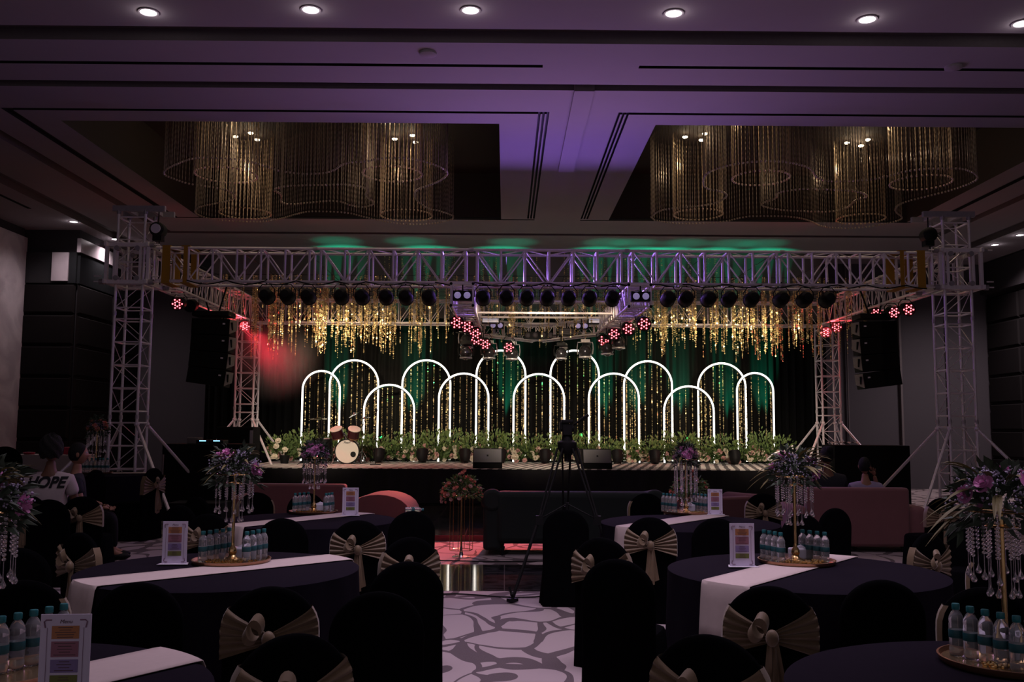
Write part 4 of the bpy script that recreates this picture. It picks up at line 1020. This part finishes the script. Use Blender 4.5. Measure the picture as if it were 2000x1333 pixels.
for px, py, s, tb, lab in CH:
    x, y = T.get(tb, (2.5, 20)); f = (x, y)
    if (px, py) in ((96, 977), (162, 971)): f = (-6.0, 14.0)
    if (px, py) == (1838, 974): f = (3.0, 13.5)
    if (px, py) == (162, 971): f = (-5.0, 12.5)
    chair(px, py, lab, bool(s), f)
chair(1105, 997, 'lone plain black chair in the aisle under the tripod', False, (.95, 12.0), grp='banquet chairs in black covers')
chair(300, 917, 'black chair with a long gold sash tail beside the left truss tower', True, (-8.6, 15.4), y=14.6, sc=1.17)
chair(187, 921, 'narrow plain black chair in front of the far left table', False, (-9.5, 14.6), y=13.9, sc=1.17)
chair(45, 905, 'dark chair with gold sash ends behind the person in the pale T-shirt', True, (-10.2, 19), y=15.0, sc=1.17)
chair(10, 873, 'dark chair against the marble pier at the left frame edge', False, (-9, 16), y=17.5, sc=1.45)
# ================================================================== TABLES AND WHAT IS ON THEM
def cloth(i, lab, R_=.9, z=.76, sc=1):
    x, y = T[i]; rn = random.Random(i); n = 96; vs_ = []; ph = rn.random() * 6
    rows_ = [(0, 0), (.5, 0), (.97, 0), (1.0, -.008)] + [(1.0, -.03), (1.003, -.15), (1.01, -.35), (1.02, -.55), (1.03, -z + .005)]
    for q, (r, dz) in enumerate(rows_):
        for k in range(n):
            a = 2 * PI * k / n; w = 0 if q < 4 else (q - 3) * .0035 * math.sin(a * 17 + ph + math.sin(a * 3))
            vs_.append((math.cos(a) * R_ * (r + w), math.sin(a) * R_ * (r + w), z + dz))
    fs = [(q * n + k, q * n + (k + 1) % n, (q + 1) * n + (k + 1) % n, (q + 1) * n + k) for q in range(1, len(rows_) - 1) for k in range(n)]
    fs += [tuple(n + k for k in range(n))]
    t = thing('round_table', f'round banquet table under a black cloth, {TN[i]}', 'table', (x, y, 0), 0, 'round banquet tables')
    MB().lathe([(R_ - .02, z - .03), (R_ - .02, z - .006), (0, z - .006)], n=48).build('tabletop', alu_d, t)
    for k in range(4):
        a = PI / 4 + k * PI / 2; MB().tube([(.55 * math.cos(a), .55 * math.sin(a), z - .03), (.6 * math.cos(a), .6 * math.sin(a), 0)], .02, 8).build('leg', blk, t)
    o = MB().add(vs_, fs).build('tablecloth', navy_fab, loc=(x, y, 0)); tag(o, f'black cloth draped to the floor over the {TN[i]}', 'tablecloth', 'black round tablecloths')
def runner(i, p, q, w, R_=.9, z=.76, dl=(.42, .42)):
    # strip along the direction p->q (floor points on the rim), hanging over both rims
    x, y = T[i]; c = Vector((x, y)); d = (Vector(q) - Vector(p)).normalized(); s = Vector((-d.y, d.x)); off = (Vector(p) - c).dot(s)
    nu = 7; vs_ = []; cols = 0
    for k in range(nu):
        u = off + w * (k / (nu - 1) - .5); e = math.sqrt(max(.01, (R_ + .008) ** 2 - u * u)); L_ = []
        fold = .012 * math.sin(k * 2.2)
        for l, sg in ((dl[0], -1),):
            L_ += [(sg * (e + .052 + fold), z - l), (sg * (e + .035 + fold), z - l * .6), (sg * (e + .02 + fold * .5), z - l * .25), (sg * (e + .010), z - .02), (sg * (e - .002), z + .004), (sg * (e - .03), z + .005)]
        L_ += [(e * g, z + .005) for g in (-.6, -.2, .2, .6)]
        L_ += [((e - .03), z + .005), ((e - .002), z + .004), (e + .010, z - .02), (e + .02 + fold * .5, z - dl[1] * .25), (e + .035 + fold, z - dl[1] * .6), (e + .052 + fold, z - dl[1])]
        cols = len(L_)
        for a, zz in L_: vs_.append((*(d * a + s * u), zz))
    fs = [(k * cols + j, k * cols + j + 1, (k + 1) * cols + j + 1, (k + 1) * cols + j) for k in range(nu - 1) for j in range(cols - 1)]
    o = MB().add(vs_, fs).build('table_runner', runner_m, loc=(x, y, 0))
    sm = o.modifiers.new('s', 'SOLIDIFY'); sm.thickness = .003; sm.offset = 1
    tag(o, f'pale beige runner laid across the {TN[i]}', 'table runner', 'beige table runners')
def rimdir(a, b, z=.76): return tuple(at(*a, z).xy), tuple(at(*b, z).xy)
for i in range(1, 7): cloth(i, '')
cloth(7, '', .88, .95)
runner(1, *rimdir((196, 1138), (664, 1090)), .34)
runner(2, *rimdir((1425, 1140), (1655, 1079)), .34)
runner(3, *rimdir((462, 1028), (738, 1000)), .34)
runner(4, *rimdir((1240, 1030), (1440, 1001)), .34)
runner(5, *rimdir((130, 1330), (345, 1282)), .34)
runner(7, *rimdir((100, 926), (270, 925), .95), .30, .88, .95, (.3, .3))
wt = thing('side_table', 'tall side table under a white cloth against the left wall', 'table', (-9.55, 20.2, 0))
MB().box((0, 0, .56), (1.5, .7, 1.12), taper=.985).build('cloth', mat('grey_white_cloth', (.42, .37, .38), .85, noise=.05), wt, bevel=.015)
pr_ = at(138, 875, y=20.0); o = MB().prism([(-.14, 0), (.14, 0), (.19, .15), (-.19, .15)], -.12, .12).build('red_bin', mat('pink_red_plastic', (.45, .03, .08), .5, noise=.1), loc=(pr_.x, 20.1, 1.125)); tag(o, 'pinkish red tub on the white-clothed side table', 'tub')
pr_ = at(57, 886, y=20.0); o = MB().lathe([(0, 0), (.10, .0), (.12, .04), (0, .05)], n=16).build('red_plate', mat('pink_red_plastic', (.45, .03, .08)), loc=(pr_.x, 20.0, 1.125)); tag(o, 'small red dish at the left end of the white-clothed side table', 'dish')
# bottle prototype
def bottle_proto():
    t = thing('water_bottle', 'x', 'bottle')
    pr = [(0, 0), (.026, 0), (.030, .006), (.030, .03), (.028, .036), (.030, .042), (.0295, .06), (.0305, .07), (.0305, .105), (.0295, .112), (.030, .125), (.028, .132), (.030, .14), (.027, .155), (.020, .170), (.0125, .180), (.012, .188)]
    MB().lathe(pr, n=18).build('body', glass, t)
    MB().lathe([(.0305, .072), (.0312, .074), (.0312, .102), (.0305, .104)], n=18).build('label_band', teal2, t)
    MB().lathe([(.0145, .183), (.0155, .185), (.0155, .204), (.014, .207), (0, .207)], n=14).build('cap', teal, t)
    return t
BP = [bottle_proto(), False]
def bottle(x, y, z, lab, grp, lie=False, sc=1):
    o = copy_tree(BP[0]) if BP[1] else BP[0]; BP[1] = True
    o.location = (x, y, z); o.scale = (sc,) * 3
    if lie: o.location = (x, y, z + .031); o.rotation_euler = (0, PI / 2, .25)
    tag(o, lab, 'bottle', grp)
# centrepiece: gold stand, crystal strands, bouquet
def crystal_strand(n_, r, drop, parent, x, y, z, m=crystal):
    mb = MB(); zz = z
    for k in range(n_): mb.sph((0, 0, zz - r), (r, r, r * .85), 7, 5); zz -= r * 1.95
    if drop > .07: mb.tube([(0, 0, zz), (0, 0, zz - drop + .04)], .0016, 4)
    mb.lathe([(.001, 0), (.0018, -drop * .5), (.003, -drop + .034), (.0105, -drop + .018), (.0125, -drop + .010), (.008, -drop + .001), (0, -drop)][::-1], c=(0, 0, zz), n=10)
    return mb.build('crystal_strand', m, parent, loc=(x, y, 0))
def centrepiece(i, kind, zt=.76, dx=0, dy=0, sc=1.0, seed=0, n_out=14, n_in=7):
    x, y = T[i]; t = thing('flower_centrepiece', f'{kind[0]}, on the {TN[i]}', 'centrepiece', (x + dx, y + dy, zt + .0), 0, 'crystal and flower centrepieces'); rn = random.Random(seed)
    MB().lathe([(0, .012), (.07, .014), (.072, .02), (.03, .035), (.022, .05), (.03, .065), (.026, .09), (.012, .11), (.009, .14), (0, .14)], n=24).build('base', gold, t)
    MB().tube([(0, 0, .13), (0, 0, .60)], .0105, 12).build('pole', gold, t)
    mb = MB()
    for r_, z_ in ((.125, .60), (.06, .54)):
        mb.tube([(r_ * math.cos(a * PI / 12), r_ * math.sin(a * PI / 12), z_) for a in range(24)], .004, 6, closed=True)
        for a in range(3): mb.tube([(0, 0, z_), (r_ * math.cos(a * 2.1), r_ * math.sin(a * 2.1), z_)], .003, 5)
    mb.build('hanging_ring', gold, t)
    nb = kind[4]
    for k in range(n_out):
        a = 2 * PI * k / n_out + .1; crystal_strand(nb + k % 2, .0085, .085 if nb > 12 else .1, t, .125 * math.cos(a), .125 * math.sin(a), .60)
    for k in range(n_in):
        a = 2 * PI * k / n_in + .3; crystal_strand(nb - 1, .0075, .15, t, .055 * math.cos(a), .055 * math.sin(a), .54)
    lw, rw, rz_ = kind[1], kind[2], kind[3]
    mb = MB(); leafy(mb, 300, 0, 0, rz_, rz_, .50, .80, .075, .014, rn, 0, .9, True)
    if lw:
        for _ in range(34):
            a = rn.uniform(0, 2 * PI); el = rn.uniform(-.35, .9); d = Vector((math.cos(a) * math.cos(el), math.sin(a) * math.cos(el), math.sin(el))); L_ = rn.uniform(.14, .24) * lw; w = rn.uniform(.010, .017) * lw; s = Vector((-math.sin(a), math.cos(a), 0)); p0 = Vector((0, 0, .66)) + d * .10; vs_ = []
            for q in range(6):
                u = q / 5; c = p0 + d * L_ * u + Vector((0, 0, -.16 * L_ * u * u * 3)); ww = w * math.sin(PI * (u * .9 + .08)); vs_ += [c + s * ww, c - Vector((0, 0, ww * .5)), c - s * ww]
            mb.add(vs_, [(q * 3 + r, q * 3 + r + 1, q * 3 + r + 4, q * 3 + r + 3) for q in range(5) for r in range(2)], 1)
    o = mb.build('foliage', [leaf_d, leaf_y], t, smooth=False); o['kind'] = 'stuff'
    mb = MB()
    for _ in range(420):
        a, b = rn.uniform(0, 2 * PI), rn.uniform(-.3, 1.4); q = rz_ * rn.uniform(.8, 1.18); c = (q * math.cos(a) * math.cos(b), q * math.sin(a) * math.cos(b), .64 + q * .72 * math.sin(b)); mb.sph(c, rn.uniform(.003, .0065), 5, 3)
    o = mb.build('filler_blossoms', kind[6], t); o['kind'] = 'stuff'
    for k in range(rw):
        a = 2 * PI * k / rw * 2.4 + rn.uniform(-.3, .3); b = (k % 4) * .38 - .12 + rn.uniform(-.1, .1)
        d = Vector((math.cos(a) * math.cos(b), math.sin(a) * math.cos(b), math.sin(b))); c = Vector((0, 0, .64)) + Vector((d.x, d.y, d.z * .75)) * rz_ * .92
        mb = MB(); bloom(mb, c, rn.uniform(.032, .044), d, rn, petals=(6, 7, 7)); mb.build('rose', kind[5], t)
    t.scale = (sc,) * 3
    return t
def tray(i, z, r, lab, dx=0, dy=0):
    x, y = T[i]; t = thing('round_tray', lab, 'tray', (x + dx, y + dy, z), 0, 'round copper trays')
    MB().lathe([(0, 0), (r - .01, 0), (r, .012), (r + .004, .026), (r - .004, .027), (r - .012, .010), (0, .010)], n=56).build('tray_rim', tray_m, t)
    MB().lathe([(0, .0105), (r - .016, .0105), (r - .016, .0115), (0, .0115)], n=48).build('mirror_inlay', mirror_g, t)
    return t
def extras(i, z, x, y, side=1):
    o = thing('tissue_box', f'small white box of tissues on the tray of the {TN[i]}', 'tissue box', (x + .055 * side, y + .10, z + .012), .1, 'tissue boxes')
    MB().box((0, 0, .04), (.15, .085, .08)).build('box', white_pl, o, bevel=.012)
    MB().add([(-.05, .02, .08), (0, -.02, .105), (.05, .02, .08), (-.03, -.03, .08), (.04, -.03, .08)], [(0, 3, 1), (1, 4, 2), (0, 1, 2), (3, 4, 1)]).build('tissue', white_pl, o)
    c = thing('candle_glass', f'small clear glass on the tray of the {TN[i]}', 'glass', (x - .06, y - .02, z + .012), 0, 'small tray glasses')
    MB().lathe([(.022, 0), (.026, .055), (.024, .055), (.020, .004), (0, .004)], n=16).build('cup', crystal, c)
    mb = MB(); rn = random.Random(i)
    for k in range(90):
        a = rn.uniform(-2.6, -.2); q = rn.uniform(.09, .2); mb.sph((q * math.cos(a) * 1.0, q * math.sin(a) * .9, .016 + rn.random() * .01), rn.uniform(.006, .011), 5, 4)
    o = mb.build('gold_bead_garland', gold, loc=(x, y, z)); tag(o, f'gold bead garland round the flower stand on the {TN[i]}', 'garland', 'gold bead garlands', 'stuff')
def menu(px, py, z, w, lab, rz=0):
    p = at(px, py, z); t = thing('menu_card', lab, 'menu card', (p.x, p.y, z), rz, 'menu cards')
    h = w * 1.72
    MB().box((0, 0, h / 2 + .004), (w, .004, h)).build('card', paper, t)
    MB().add([(-w * .62, -w * .28, .003), (w * .62, -w * .28, .003), (w * .5, .05, .003), (-w * .5, .05, .003), (-w * .62, -w * .28, .007), (w * .62, -w * .28, .007), (w * .5, .05, .007), (-w * .5, .05, .007)], [(3, 2, 1, 0), (4, 5, 6, 7), (0, 1, 5, 4), (1, 2, 6, 5), (2, 3, 7, 6), (3, 0, 4, 7)]).build('stand_base', white_pl, t)
    cols = [(.88, .73, (.42, .17, .07)), (.70, .52, (.30, .12, .17)), (.49, .34, (.22, .16, .34)), (.31, .20, (.15, .16, .04))]
    for a, b, c in cols:
        nm = 'menu_' + '_'.join(str(int(v * 100)) for v in c)
        pn = MB().box((0, -.0032, h * (a + b) / 2), (w * .54, .0015, h * (a - b))).build('menu_panel', mat(nm, c, .6, noise=.03), t)
        ln = MB(); k = max(2, int((a - b) / .03)); rn = random.Random(int(a * 100))
        for q in range(k): ln.box((0, -.0043, h * (a - (q + .7) * (a - b) / (k + .4))), (w * .54 * rn.uniform(.35, .8), .0008, h * .008))
        ln.build('printed_lines', mat('print_dark', (.10, .05, .06), .6, noise=.05), pn)
    text('heading', 'Menu', w * .11, mat('print_dark', (.1, .05, .06)), (0, -.0035, h * .91), (PI / 2, 0, 0), t, .0003, .25)
    br = MB()
    for sx in (-1, 1):
        for sz, zc in ((-1, .06), (1, .95)):
            br.tube([(sx * w * .40, -.004, h * (zc - sz * .09)), (sx * w * .425, -.004, h * (zc - sz * .02)), (sx * w * .39, -.004, h * zc), (sx * w * .28, -.004, h * (zc + .0))], .0022, 5)
    br.tube([(-w * .36, -.004, h * .12), (-w * .36, -.004, h * .86)], .0008, 4).tube([(w * .36, -.004, h * .12), (w * .36, -.004, h * .86)], .0008, 4)
    br.build('printed_border', mat('print_mauve', (.22, .12, .18), .6, noise=.05), t)
# label, long leaves, roses, radius, beads, rose material, filler material
KA = ('crystal stand with a loose magenta rose and lilac bouquet', .75, 10, .165, 9, rose_p, baby)
KB = ('crystal stand with a spiky grassy purple bouquet', 1.0, 5, .155, 10, rose_p, baby)
KC = ('crystal stand with a tight round bouquet of pink purple roses', 0, 18, .13, 10, rose_p, baby)
KD = ('crystal stand with long bead strands and deep pink roses', .6, 13, .12, 22, rose_p, baby)
KE = ('crystal stand with pink roses and drooping yellow leaves', .7, 9, .155, 10, rose_p, baby)
KF = ('crystal stand with pink roses and long yellow green leaves', 1.05, 8, .18, 10, rose_p, baby)
KG = ('small crystal stand with coral and cream blooms', .4, 12, .12, 12, rose_o, baby)
def row(i, z, pts, lab, sc=1):
    for k, (a, b) in enumerate(pts):
        bottle(T[i][0] + a, T[i][1] + b, z + .012, f'teal-capped water bottle on the {TN[i]}, {lab}, {ORD[k]} from the {"front" if abs(pts[0][1] - pts[-1][1]) > .05 else "left"}', 'teal-capped water bottles', sc=sc)
# table offsets of the tray measured from each table centre
def tbl(i, cpx, cpy, kind, left, right, z=.76, r=.262, sc=1, seed=0, ex=True, ox=0, **kw):
    p = at(cpx, cpy, z); dx, dy = p.x - T[i][0], p.y - T[i][1]
    tray(i, z + .004, r, f'round copper tray holding bottles on the {TN[i]}', dx, dy)
    centrepiece(i, kind, z + .004, dx + ox, dy + .02, sc, seed, **kw)
    row(i, z + .004, [(dx + a, dy + b) for a, b in left], 'left row', sc); row(i, z + .004, [(dx + a, dy + b) for a, b in right], 'right row', sc)
    if ex: extras(i, z + .004, p.x, p.y)
tbl(1, 452, 1100, KA, [(-.175 + .026 * k, -.08 + .062 * k) for k in range(5)], [(.125 + .022 * k, -.09 + .064 * k) for k in range(4)], seed=3)
tbl(2, 1556, 1101, KB, [(-.135 - .022 * k, -.09 + .06 * k) for k in range(4)], [(.185 - .034 * k, -.05 + .058 * k) for k in range(4)], seed=8)
tbl(3, 612, 1003, KC, [(-.19 + .035 * k, -.06 + .062 * k) for k in range(4)], [(.145 + .02 * k, -.05 + .065 * k) for k in range(3)], seed=13)
tbl(4, 1341, 1004, KD, [(-.15 - .03 * k, -.08 + .06 * k) for k in range(4)], [(.20 - .03 * k, -.06 + .06 * k) for k in range(4)], seed=21)
tbl(5, -8, 1322, KE, [(.02 + .028 * k, -.02 + .064 * k) for k in range(5)], [], seed=31, ex=False, ox=-.10)
tbl(6, 1972, 1300, KF, [(-.05 - .028 * k, -.16 + .064 * k) for k in range(5)], [(.10, -.02), (.13, .06)], seed=44)
tbl(7, 185, 926, KG, [(-.23 + .062 * k, -.05 + .02 * (k % 2)) for k in range(4)], [(.03 + .06 * k, -.06 + .02 * (k % 2)) for k in range(4)], z=.95, r=.27, sc=1.15, seed=51, ex=False)
p = at(800, 1003, .76); bottle(p.x - .05, p.y, .765, 'teal-capped water bottle lying on its side at the right end of the back left table', 'teal-capped water bottles', True)
menu(340, 1103, .765, .165, 'lilac menu card standing left of the tray on the middle left table', .05)
menu(1450, 1108, .765, .168, 'lilac menu card standing left of the tray on the middle right table', .0)
menu(684, 1008, .765, .17, 'lilac menu card standing right of the tray on the back left table', .05)
menu(1397, 1006, .765, .16, 'lilac menu card standing right of the tray on the back right table', -.05)
menu(122, 1372, .765, .165, 'large menu card standing on the front left table beside the bottles', .08)
# ================================================================== PEOPLE
def skinned(name, chain, m, parent=None, sub=2):
    # chain: list of (parent index, (x,y,z), radius)
    me = bpy.data.meshes.new(name); me.from_pydata([c[1] for c in chain], [(c[0], i) for i, c in enumerate(chain) if c[0] is not None], [])
    me.materials.append(m); o = bpy.data.objects.new(name, me); COL.objects.link(o)
    if parent: o.parent = parent
    s = o.modifiers.new('skin', 'SKIN'); s.use_smooth_shade = True
    for i, c in enumerate(chain):
        v = me.skin_vertices[0].data[i]; r = c[2]; v.radius = r if isinstance(r, tuple) else (r, r); v.use_root = i == 0
    q = o.modifiers.new('sub', 'SUBSURF'); q.levels = sub; q.render_levels = sub
    return o
def head_mesh(name, c, yaw_, m, parent, s=1.0, pitch=0):
    mb = MB(); nu, nv = 24, 18; vs_ = []
    for j in range(nv + 1):
        b = -PI / 2 + PI * j / nv
        for k in range(nu):
            a = 2 * PI * k / nu; x = .076 * math.cos(b) * math.cos(a); y = .096 * math.cos(b) * math.sin(a); z = .118 * math.sin(b)
            if z < -.02: x *= 1 + (z + .02) * 3.2; y = y * (1 + (z + .02) * 1.5) + (-.012 if math.sin(a) < 0 else .02) * min(1, -z / .1)
            f = math.sin(a) < -.93
            if f and -.035 < z < .015: y -= .020 * (1 - abs(z + .018) / .035)
            if f and -.06 < z < -.045: y -= .006
            if math.sin(a) < -.6 and .008 < z < .035 and abs(x) > .015: y += .008
            vs_.append((x, y, z))
    mb.add(vs_, [(j * nu + k, j * nu + (k + 1) % nu, (j + 1) * nu + (k + 1) % nu, (j + 1) * nu + k) for j in range(nv) for k in range(nu)])
    for sx in (-1, 1): mb.sph((sx * .078, .012, -.005), (.012, .022, .034), 8, 6)
    M_ = Matrix.Translation(c) @ Matrix.Rotation(yaw_, 4, 'Z') @ Matrix.Rotation(pitch, 4, 'X') @ Matrix.Scale(s, 4)
    mb.v = [tuple(M_ @ Vector(v)) for v in mb.v]
    o = mb.build(name, m, parent)
    e = MB()
    for sx in (-1, 1): e.sph((sx * .030, -.080, .018), (.013, .010, .008), 8, 6)
    e.v = [tuple(M_ @ Vector(v)) for v in e.v]; e.build('eye', white_pl, o)
    l = MB().sph((0, -.094, -.052), (.024, .008, .007), 8, 5); l.v = [tuple(M_ @ Vector(v)) for v in l.v]; l.build('mouth', mat('lip', (.22, .07, .06), .5, noise=.1), o)
    return o, M_
def hand(base, fw, side, m, parent, s=1.0, curl=.5):
    # base: wrist, fw: direction of the fingers, side: direction towards the thumb
    fw, side = Vector(fw).normalized(), Vector(side).normalized(); nrm = fw.cross(side).normalized(); b = Vector(base)
    ch = [(None, tuple(b), .024 * s), (0, tuple(b + fw * .045 * s), (.036 * s, .018 * s)), (1, tuple(b + fw * .085 * s), (.038 * s, .015 * s))]
    skinned('palm', ch, m, parent, 1)
    for k, ln in enumerate((.068, .078, .072, .056)):
        p0 = b + fw * .085 * s + side * (.030 - .020 * k) * s; d1 = (fw + side * (.18 - .12 * k) + nrm * curl * .3).normalized(); d2 = (d1 + nrm * curl).normalized(); d3 = (d2 + nrm * curl * .8).normalized()
        q = [p0, p0 + d1 * ln * .45 * s, p0 + d1 * ln * .45 * s + d2 * ln * .3 * s]; q.append(q[-1] + d3 * ln * .25 * s)
        skinned('finger', [(None if i == 0 else i - 1, tuple(v), (.0095 - .001 * i) * s) for i, v in enumerate(q)], m, parent, 1)
    p0 = b + fw * .03 * s + side * .028 * s; d = (fw * .6 + side).normalized(); q = [p0, p0 + d * .035 * s, p0 + d * .035 * s + (fw * .9 + side * .4).normalized() * .028 * s]
    skinned('thumb', [(None if i == 0 else i - 1, tuple(v), .011 * s) for i, v in enumerate(q)], m, parent, 1)
def seated(lab, x, y, seat, rz, skin, shirt, hd=0, s=1.0, hair='afro', arms=None, trousers=blk2, lean=0):
    """body facing local -y (towards rz), seated on height 'seat'"""
    t = thing('person', lab, 'person', (x, y, 0), rz); k = s; Z = lambda z: seat + z * k
    arms = arms or {}
    ch = [(None, (0, 0, Z(.08)), (.15 * k, .12 * k)), (0, (0, .0 + lean * .3, Z(.28)), (.14 * k, .10 * k)), (1, (0, .01 + lean * .6, Z(.44)), (.14 * k, .095 * k)), (2, (0, .01 + lean, Z(.56)), (.06 * k, .06 * k)), (3, (0, -.005 + lean, Z(.66)), (.05 * k, .052 * k)), (4, (0, -.01 + lean, Z(.72)), (.05 * k, .055 * k))]
    sl = [list(ch[:4])]; body = list(ch); shirt_ch = [(None, (0, 0, Z(.04)), (.20 * k, .16 * k)), (0, (0, lean * .3, Z(.26)), (.19 * k, .14 * k)), (1, (0, .01 + lean * .6, Z(.46)), (.20 * k, .14 * k)), (2, (0, .01 + lean, Z(.60)), (.085 * k, .082 * k))]
    hands = []
    for sg in (-1, 1):
        a = arms.get(sg, [(.20, .0, .50), (.25, -.08, .26), (.17, -.30, .20)])
        P = [(sg * q[0] * k, q[1] * k + lean, Z(q[2])) for q in a]
        i0 = len(body); body += [(2, P[0], .055 * k), (i0, P[1], .042 * k), (i0 + 1, P[2], .028 * k)]
        j0 = len(shirt_ch); mid = tuple((Vector(P[0]) * .35 + Vector(P[1]) * .65)); shirt_ch += [(2, P[0], .088 * k), (j0, mid, .07 * k)]
        hands.append((P[2], Vector(P[2]) - Vector(P[1]), sg))
    for sg in (-1, 1):
        i0 = len(body); body += [(0, (sg * .10 * k, -.05 * k, Z(.07)), .085 * k), (i0, (sg * .12 * k, -.42 * k, Z(.08)), .062 * k), (i0 + 1, (sg * .13 * k, -.44 * k, .10), .04 * k), (i0 + 2, (sg * .13 * k, -.56 * k, .05), .035 * k)]
    b_ = skinned('body', body, skin, t)
    sh = skinned('shirt', shirt_ch, shirt, t)
    tr = [(None, (0, 0, Z(.05)), (.16 * k, .13 * k))]
    for sg in (-1, 1):
        i0 = len(tr); tr += [(0, (sg * .10 * k, -.08 * k, Z(.07)), .10 * k), (i0, (sg * .12 * k, -.42 * k, Z(.08)), .078 * k), (i0 + 1, (sg * .13 * k, -.44 * k, .14), .055 * k)]
    skinned('trousers', tr, trousers, t)
    for sg in (-1, 1): MB().sph((sg * .13 * k, -.52 * k, .045), (.05, .13, .045), 12, 8).build('shoe', blk, t)
    for p, d, sg in hands: hand(p, d, (-sg, 0, .3), skin, t, k * 1.05, .5)
    c = (0, -.02 * k + lean, Z(.82)); hm, M_ = head_mesh('head', c, hd, skin, t, k * 1.02)
    rn = random.Random(int(x * 10)); hb = MB()
    if hair == 'afro':
        nu, nv = 36, 22; vs_ = []
        for j in range(nv + 1):
            b = -.75 + (PI / 2 + .75) * j / nv
            for q in range(nu):
                a = 2 * PI * q / nu; fr = max(0, -math.sin(a)); bb = max(b, -.7 + 1.05 * fr); r_ = (1 + .06 * math.sin(a * 7 + b * 9) + .05 * rn.random())
                vs_.append((.112 * r_ * math.cos(bb) * math.cos(a), .03 + .122 * r_ * math.cos(bb) * math.sin(a), .015 + .150 * r_ * math.sin(bb)))
        hb.add(vs_, [(j * nu + q, j * nu + (q + 1) % nu, (j + 1) * nu + (q + 1) % nu, (j + 1) * nu + q) for j in range(nv) for q in range(nu)])
    else:
        nu, nv = 28, 16; vs_ = []
        for j in range(nv + 1):
            b = -.85 + (PI / 2 + .85) * j / nv
            for q in range(nu):
                a = 2 * PI * q / nu; fr = max(0, -math.sin(a)); bb = max(b, -.8 + 1.5 * fr)
                vs_.append((.086 * math.cos(bb) * math.cos(a), .012 + .106 * math.cos(bb) * math.sin(a), .012 + .124 * math.sin(bb)))
        hb.add(vs_, [(j * nu + q, j * nu + (q + 1) % nu, (j + 1) * nu + (q + 1) % nu, (j + 1) * nu + q) for j in range(nv) for q in range(nu)])
        if hair == 'bun': hb.sph((0, .10, .09), .05, 12, 9)
        if hair == 'long': hb.sph((0, .06, -.06), (.10, .07, .17), 16, 10)
    hb.v = [tuple(M_ @ Vector(v)) for v in hb.v]; hb.build('hair', hair_m, t)
    return t
p = at(98, 930, y=11.3)
t = seated('person seen from behind in a pale T-shirt lettered HOPE, bushy black hair', p.x, 11.3, .50, PI, skin_d, shirt_w, 0, 1.12, 'afro')
lt_ = text('lettering', 'HOPE', .175, mat('print_black', (.006, .006, .01), .7, noise=.1), (0, 0, 0), (0, 0, 0), None, 0, .2, off=.007)
bpy.context.view_layer.update(); dg = bpy.context.evaluated_depsgraph_get(); so_ = [c for c in t.children if c.name.startswith('shirt')][0].evaluated_get(dg)
for v in lt_.data.vertices:
    x_, z_ = -v.co.x, v.co.y + .50 + .435 * 1.12
    ok, hit, nn, _ = so_.ray_cast(Vector((x_, 1, z_)), Vector((0, -1, 0)))
    v.co = (x_, (hit.y if ok else .15) + .012, z_)
lt_.parent = [c for c in t.children if c.name.startswith('shirt')][0]
q = thing('banquet_chair', 'black chair with a pale sash edge carrying the person in the pale T-shirt', 'chair'); bpy.data.objects.remove(q)
o = copy_tree(CP[True]); o.location = (p.x, 11.05, 0); o.rotation_euler = (0, 0, -.05); o.scale = (1, 1, 1); tag(o, 'black chair with a pale sash edge carrying the person in the pale T-shirt', 'chair', 'banquet chairs in black covers')
p = at(150, 905, y=12.3)
seated('person in dark clothes turned sideways, right of the one in the pale T-shirt', p.x, 12.3, .46, PI * .62, skin_m, shirt_b, 0, 1.08, 'short')
p = at(1622, 905, y=13.85)
seated('person in a striped dark shirt with tied black hair on the right pink sofa', p.x, 14.0, .46, PI * 1.0, skin_d, shirt_b, .15, 1.06, 'bun', {1: [(.2, .0, .5), (.27, -.12, .36), (.15, -.02, .62)]})
p = at(1700, 930, y=13.85)
seated('person slumped low on the right pink sofa resting head on a hand', p.x, 14.05, .38, PI * 1.0, skin_m, mat('lavender_shirt', (.32, .26, .42), .8, noise=.1), -.3, .98, 'short', {-1: [(.2, .0, .5), (.24, -.1, .40), (.13, .02, .68)]})

# stage haze drifting through the beam of the red lamp, thinning out with distance
hz = at(505, 668, y=22.0); hc = hz + Vector((.35, 0, -.3))
M = bpy.data.materials.new('stage_haze'); M.use_nodes = True; nt = M.node_tree; nt.nodes.clear(); N = nt.nodes.new; L = nt.links.new
o_ = N('ShaderNodeOutputMaterial'); v = N('ShaderNodeVolumeScatter'); tc = N('ShaderNodeTexCoord'); gr = N('ShaderNodeTexGradient'); gr.gradient_type = 'QUADRATIC_SPHERE'
nz = N('ShaderNodeTexNoise'); nz.inputs['Scale'].default_value = 1.6; mp = N('ShaderNodeMapping'); mp.inputs['Scale'].default_value = (1 / 1.25,) * 3
m1 = N('ShaderNodeMath'); m1.operation = 'MULTIPLY'; m2 = N('ShaderNodeMath'); m2.operation = 'MULTIPLY'; m2.inputs[1].default_value = 1.5
L(tc.outputs['Object'], mp.inputs[0]); L(mp.outputs[0], gr.inputs[0]); L(tc.outputs['Object'], nz.inputs['Vector']); L(gr.outputs['Fac'], m1.inputs[0]); L(nz.outputs['Fac'], m1.inputs[1])
L(m1.outputs[0], m2.inputs[0]); L(m2.outputs[0], v.inputs['Density']); L(v.outputs[0], o_.inputs['Volume'])
tag(MB().sph((0, 0, 0), 1.25, 20, 14).build('stage_haze', M, loc=tuple(hc)), 'drifting haze glowing red beside the left speaker column', 'haze', kind='stuff')
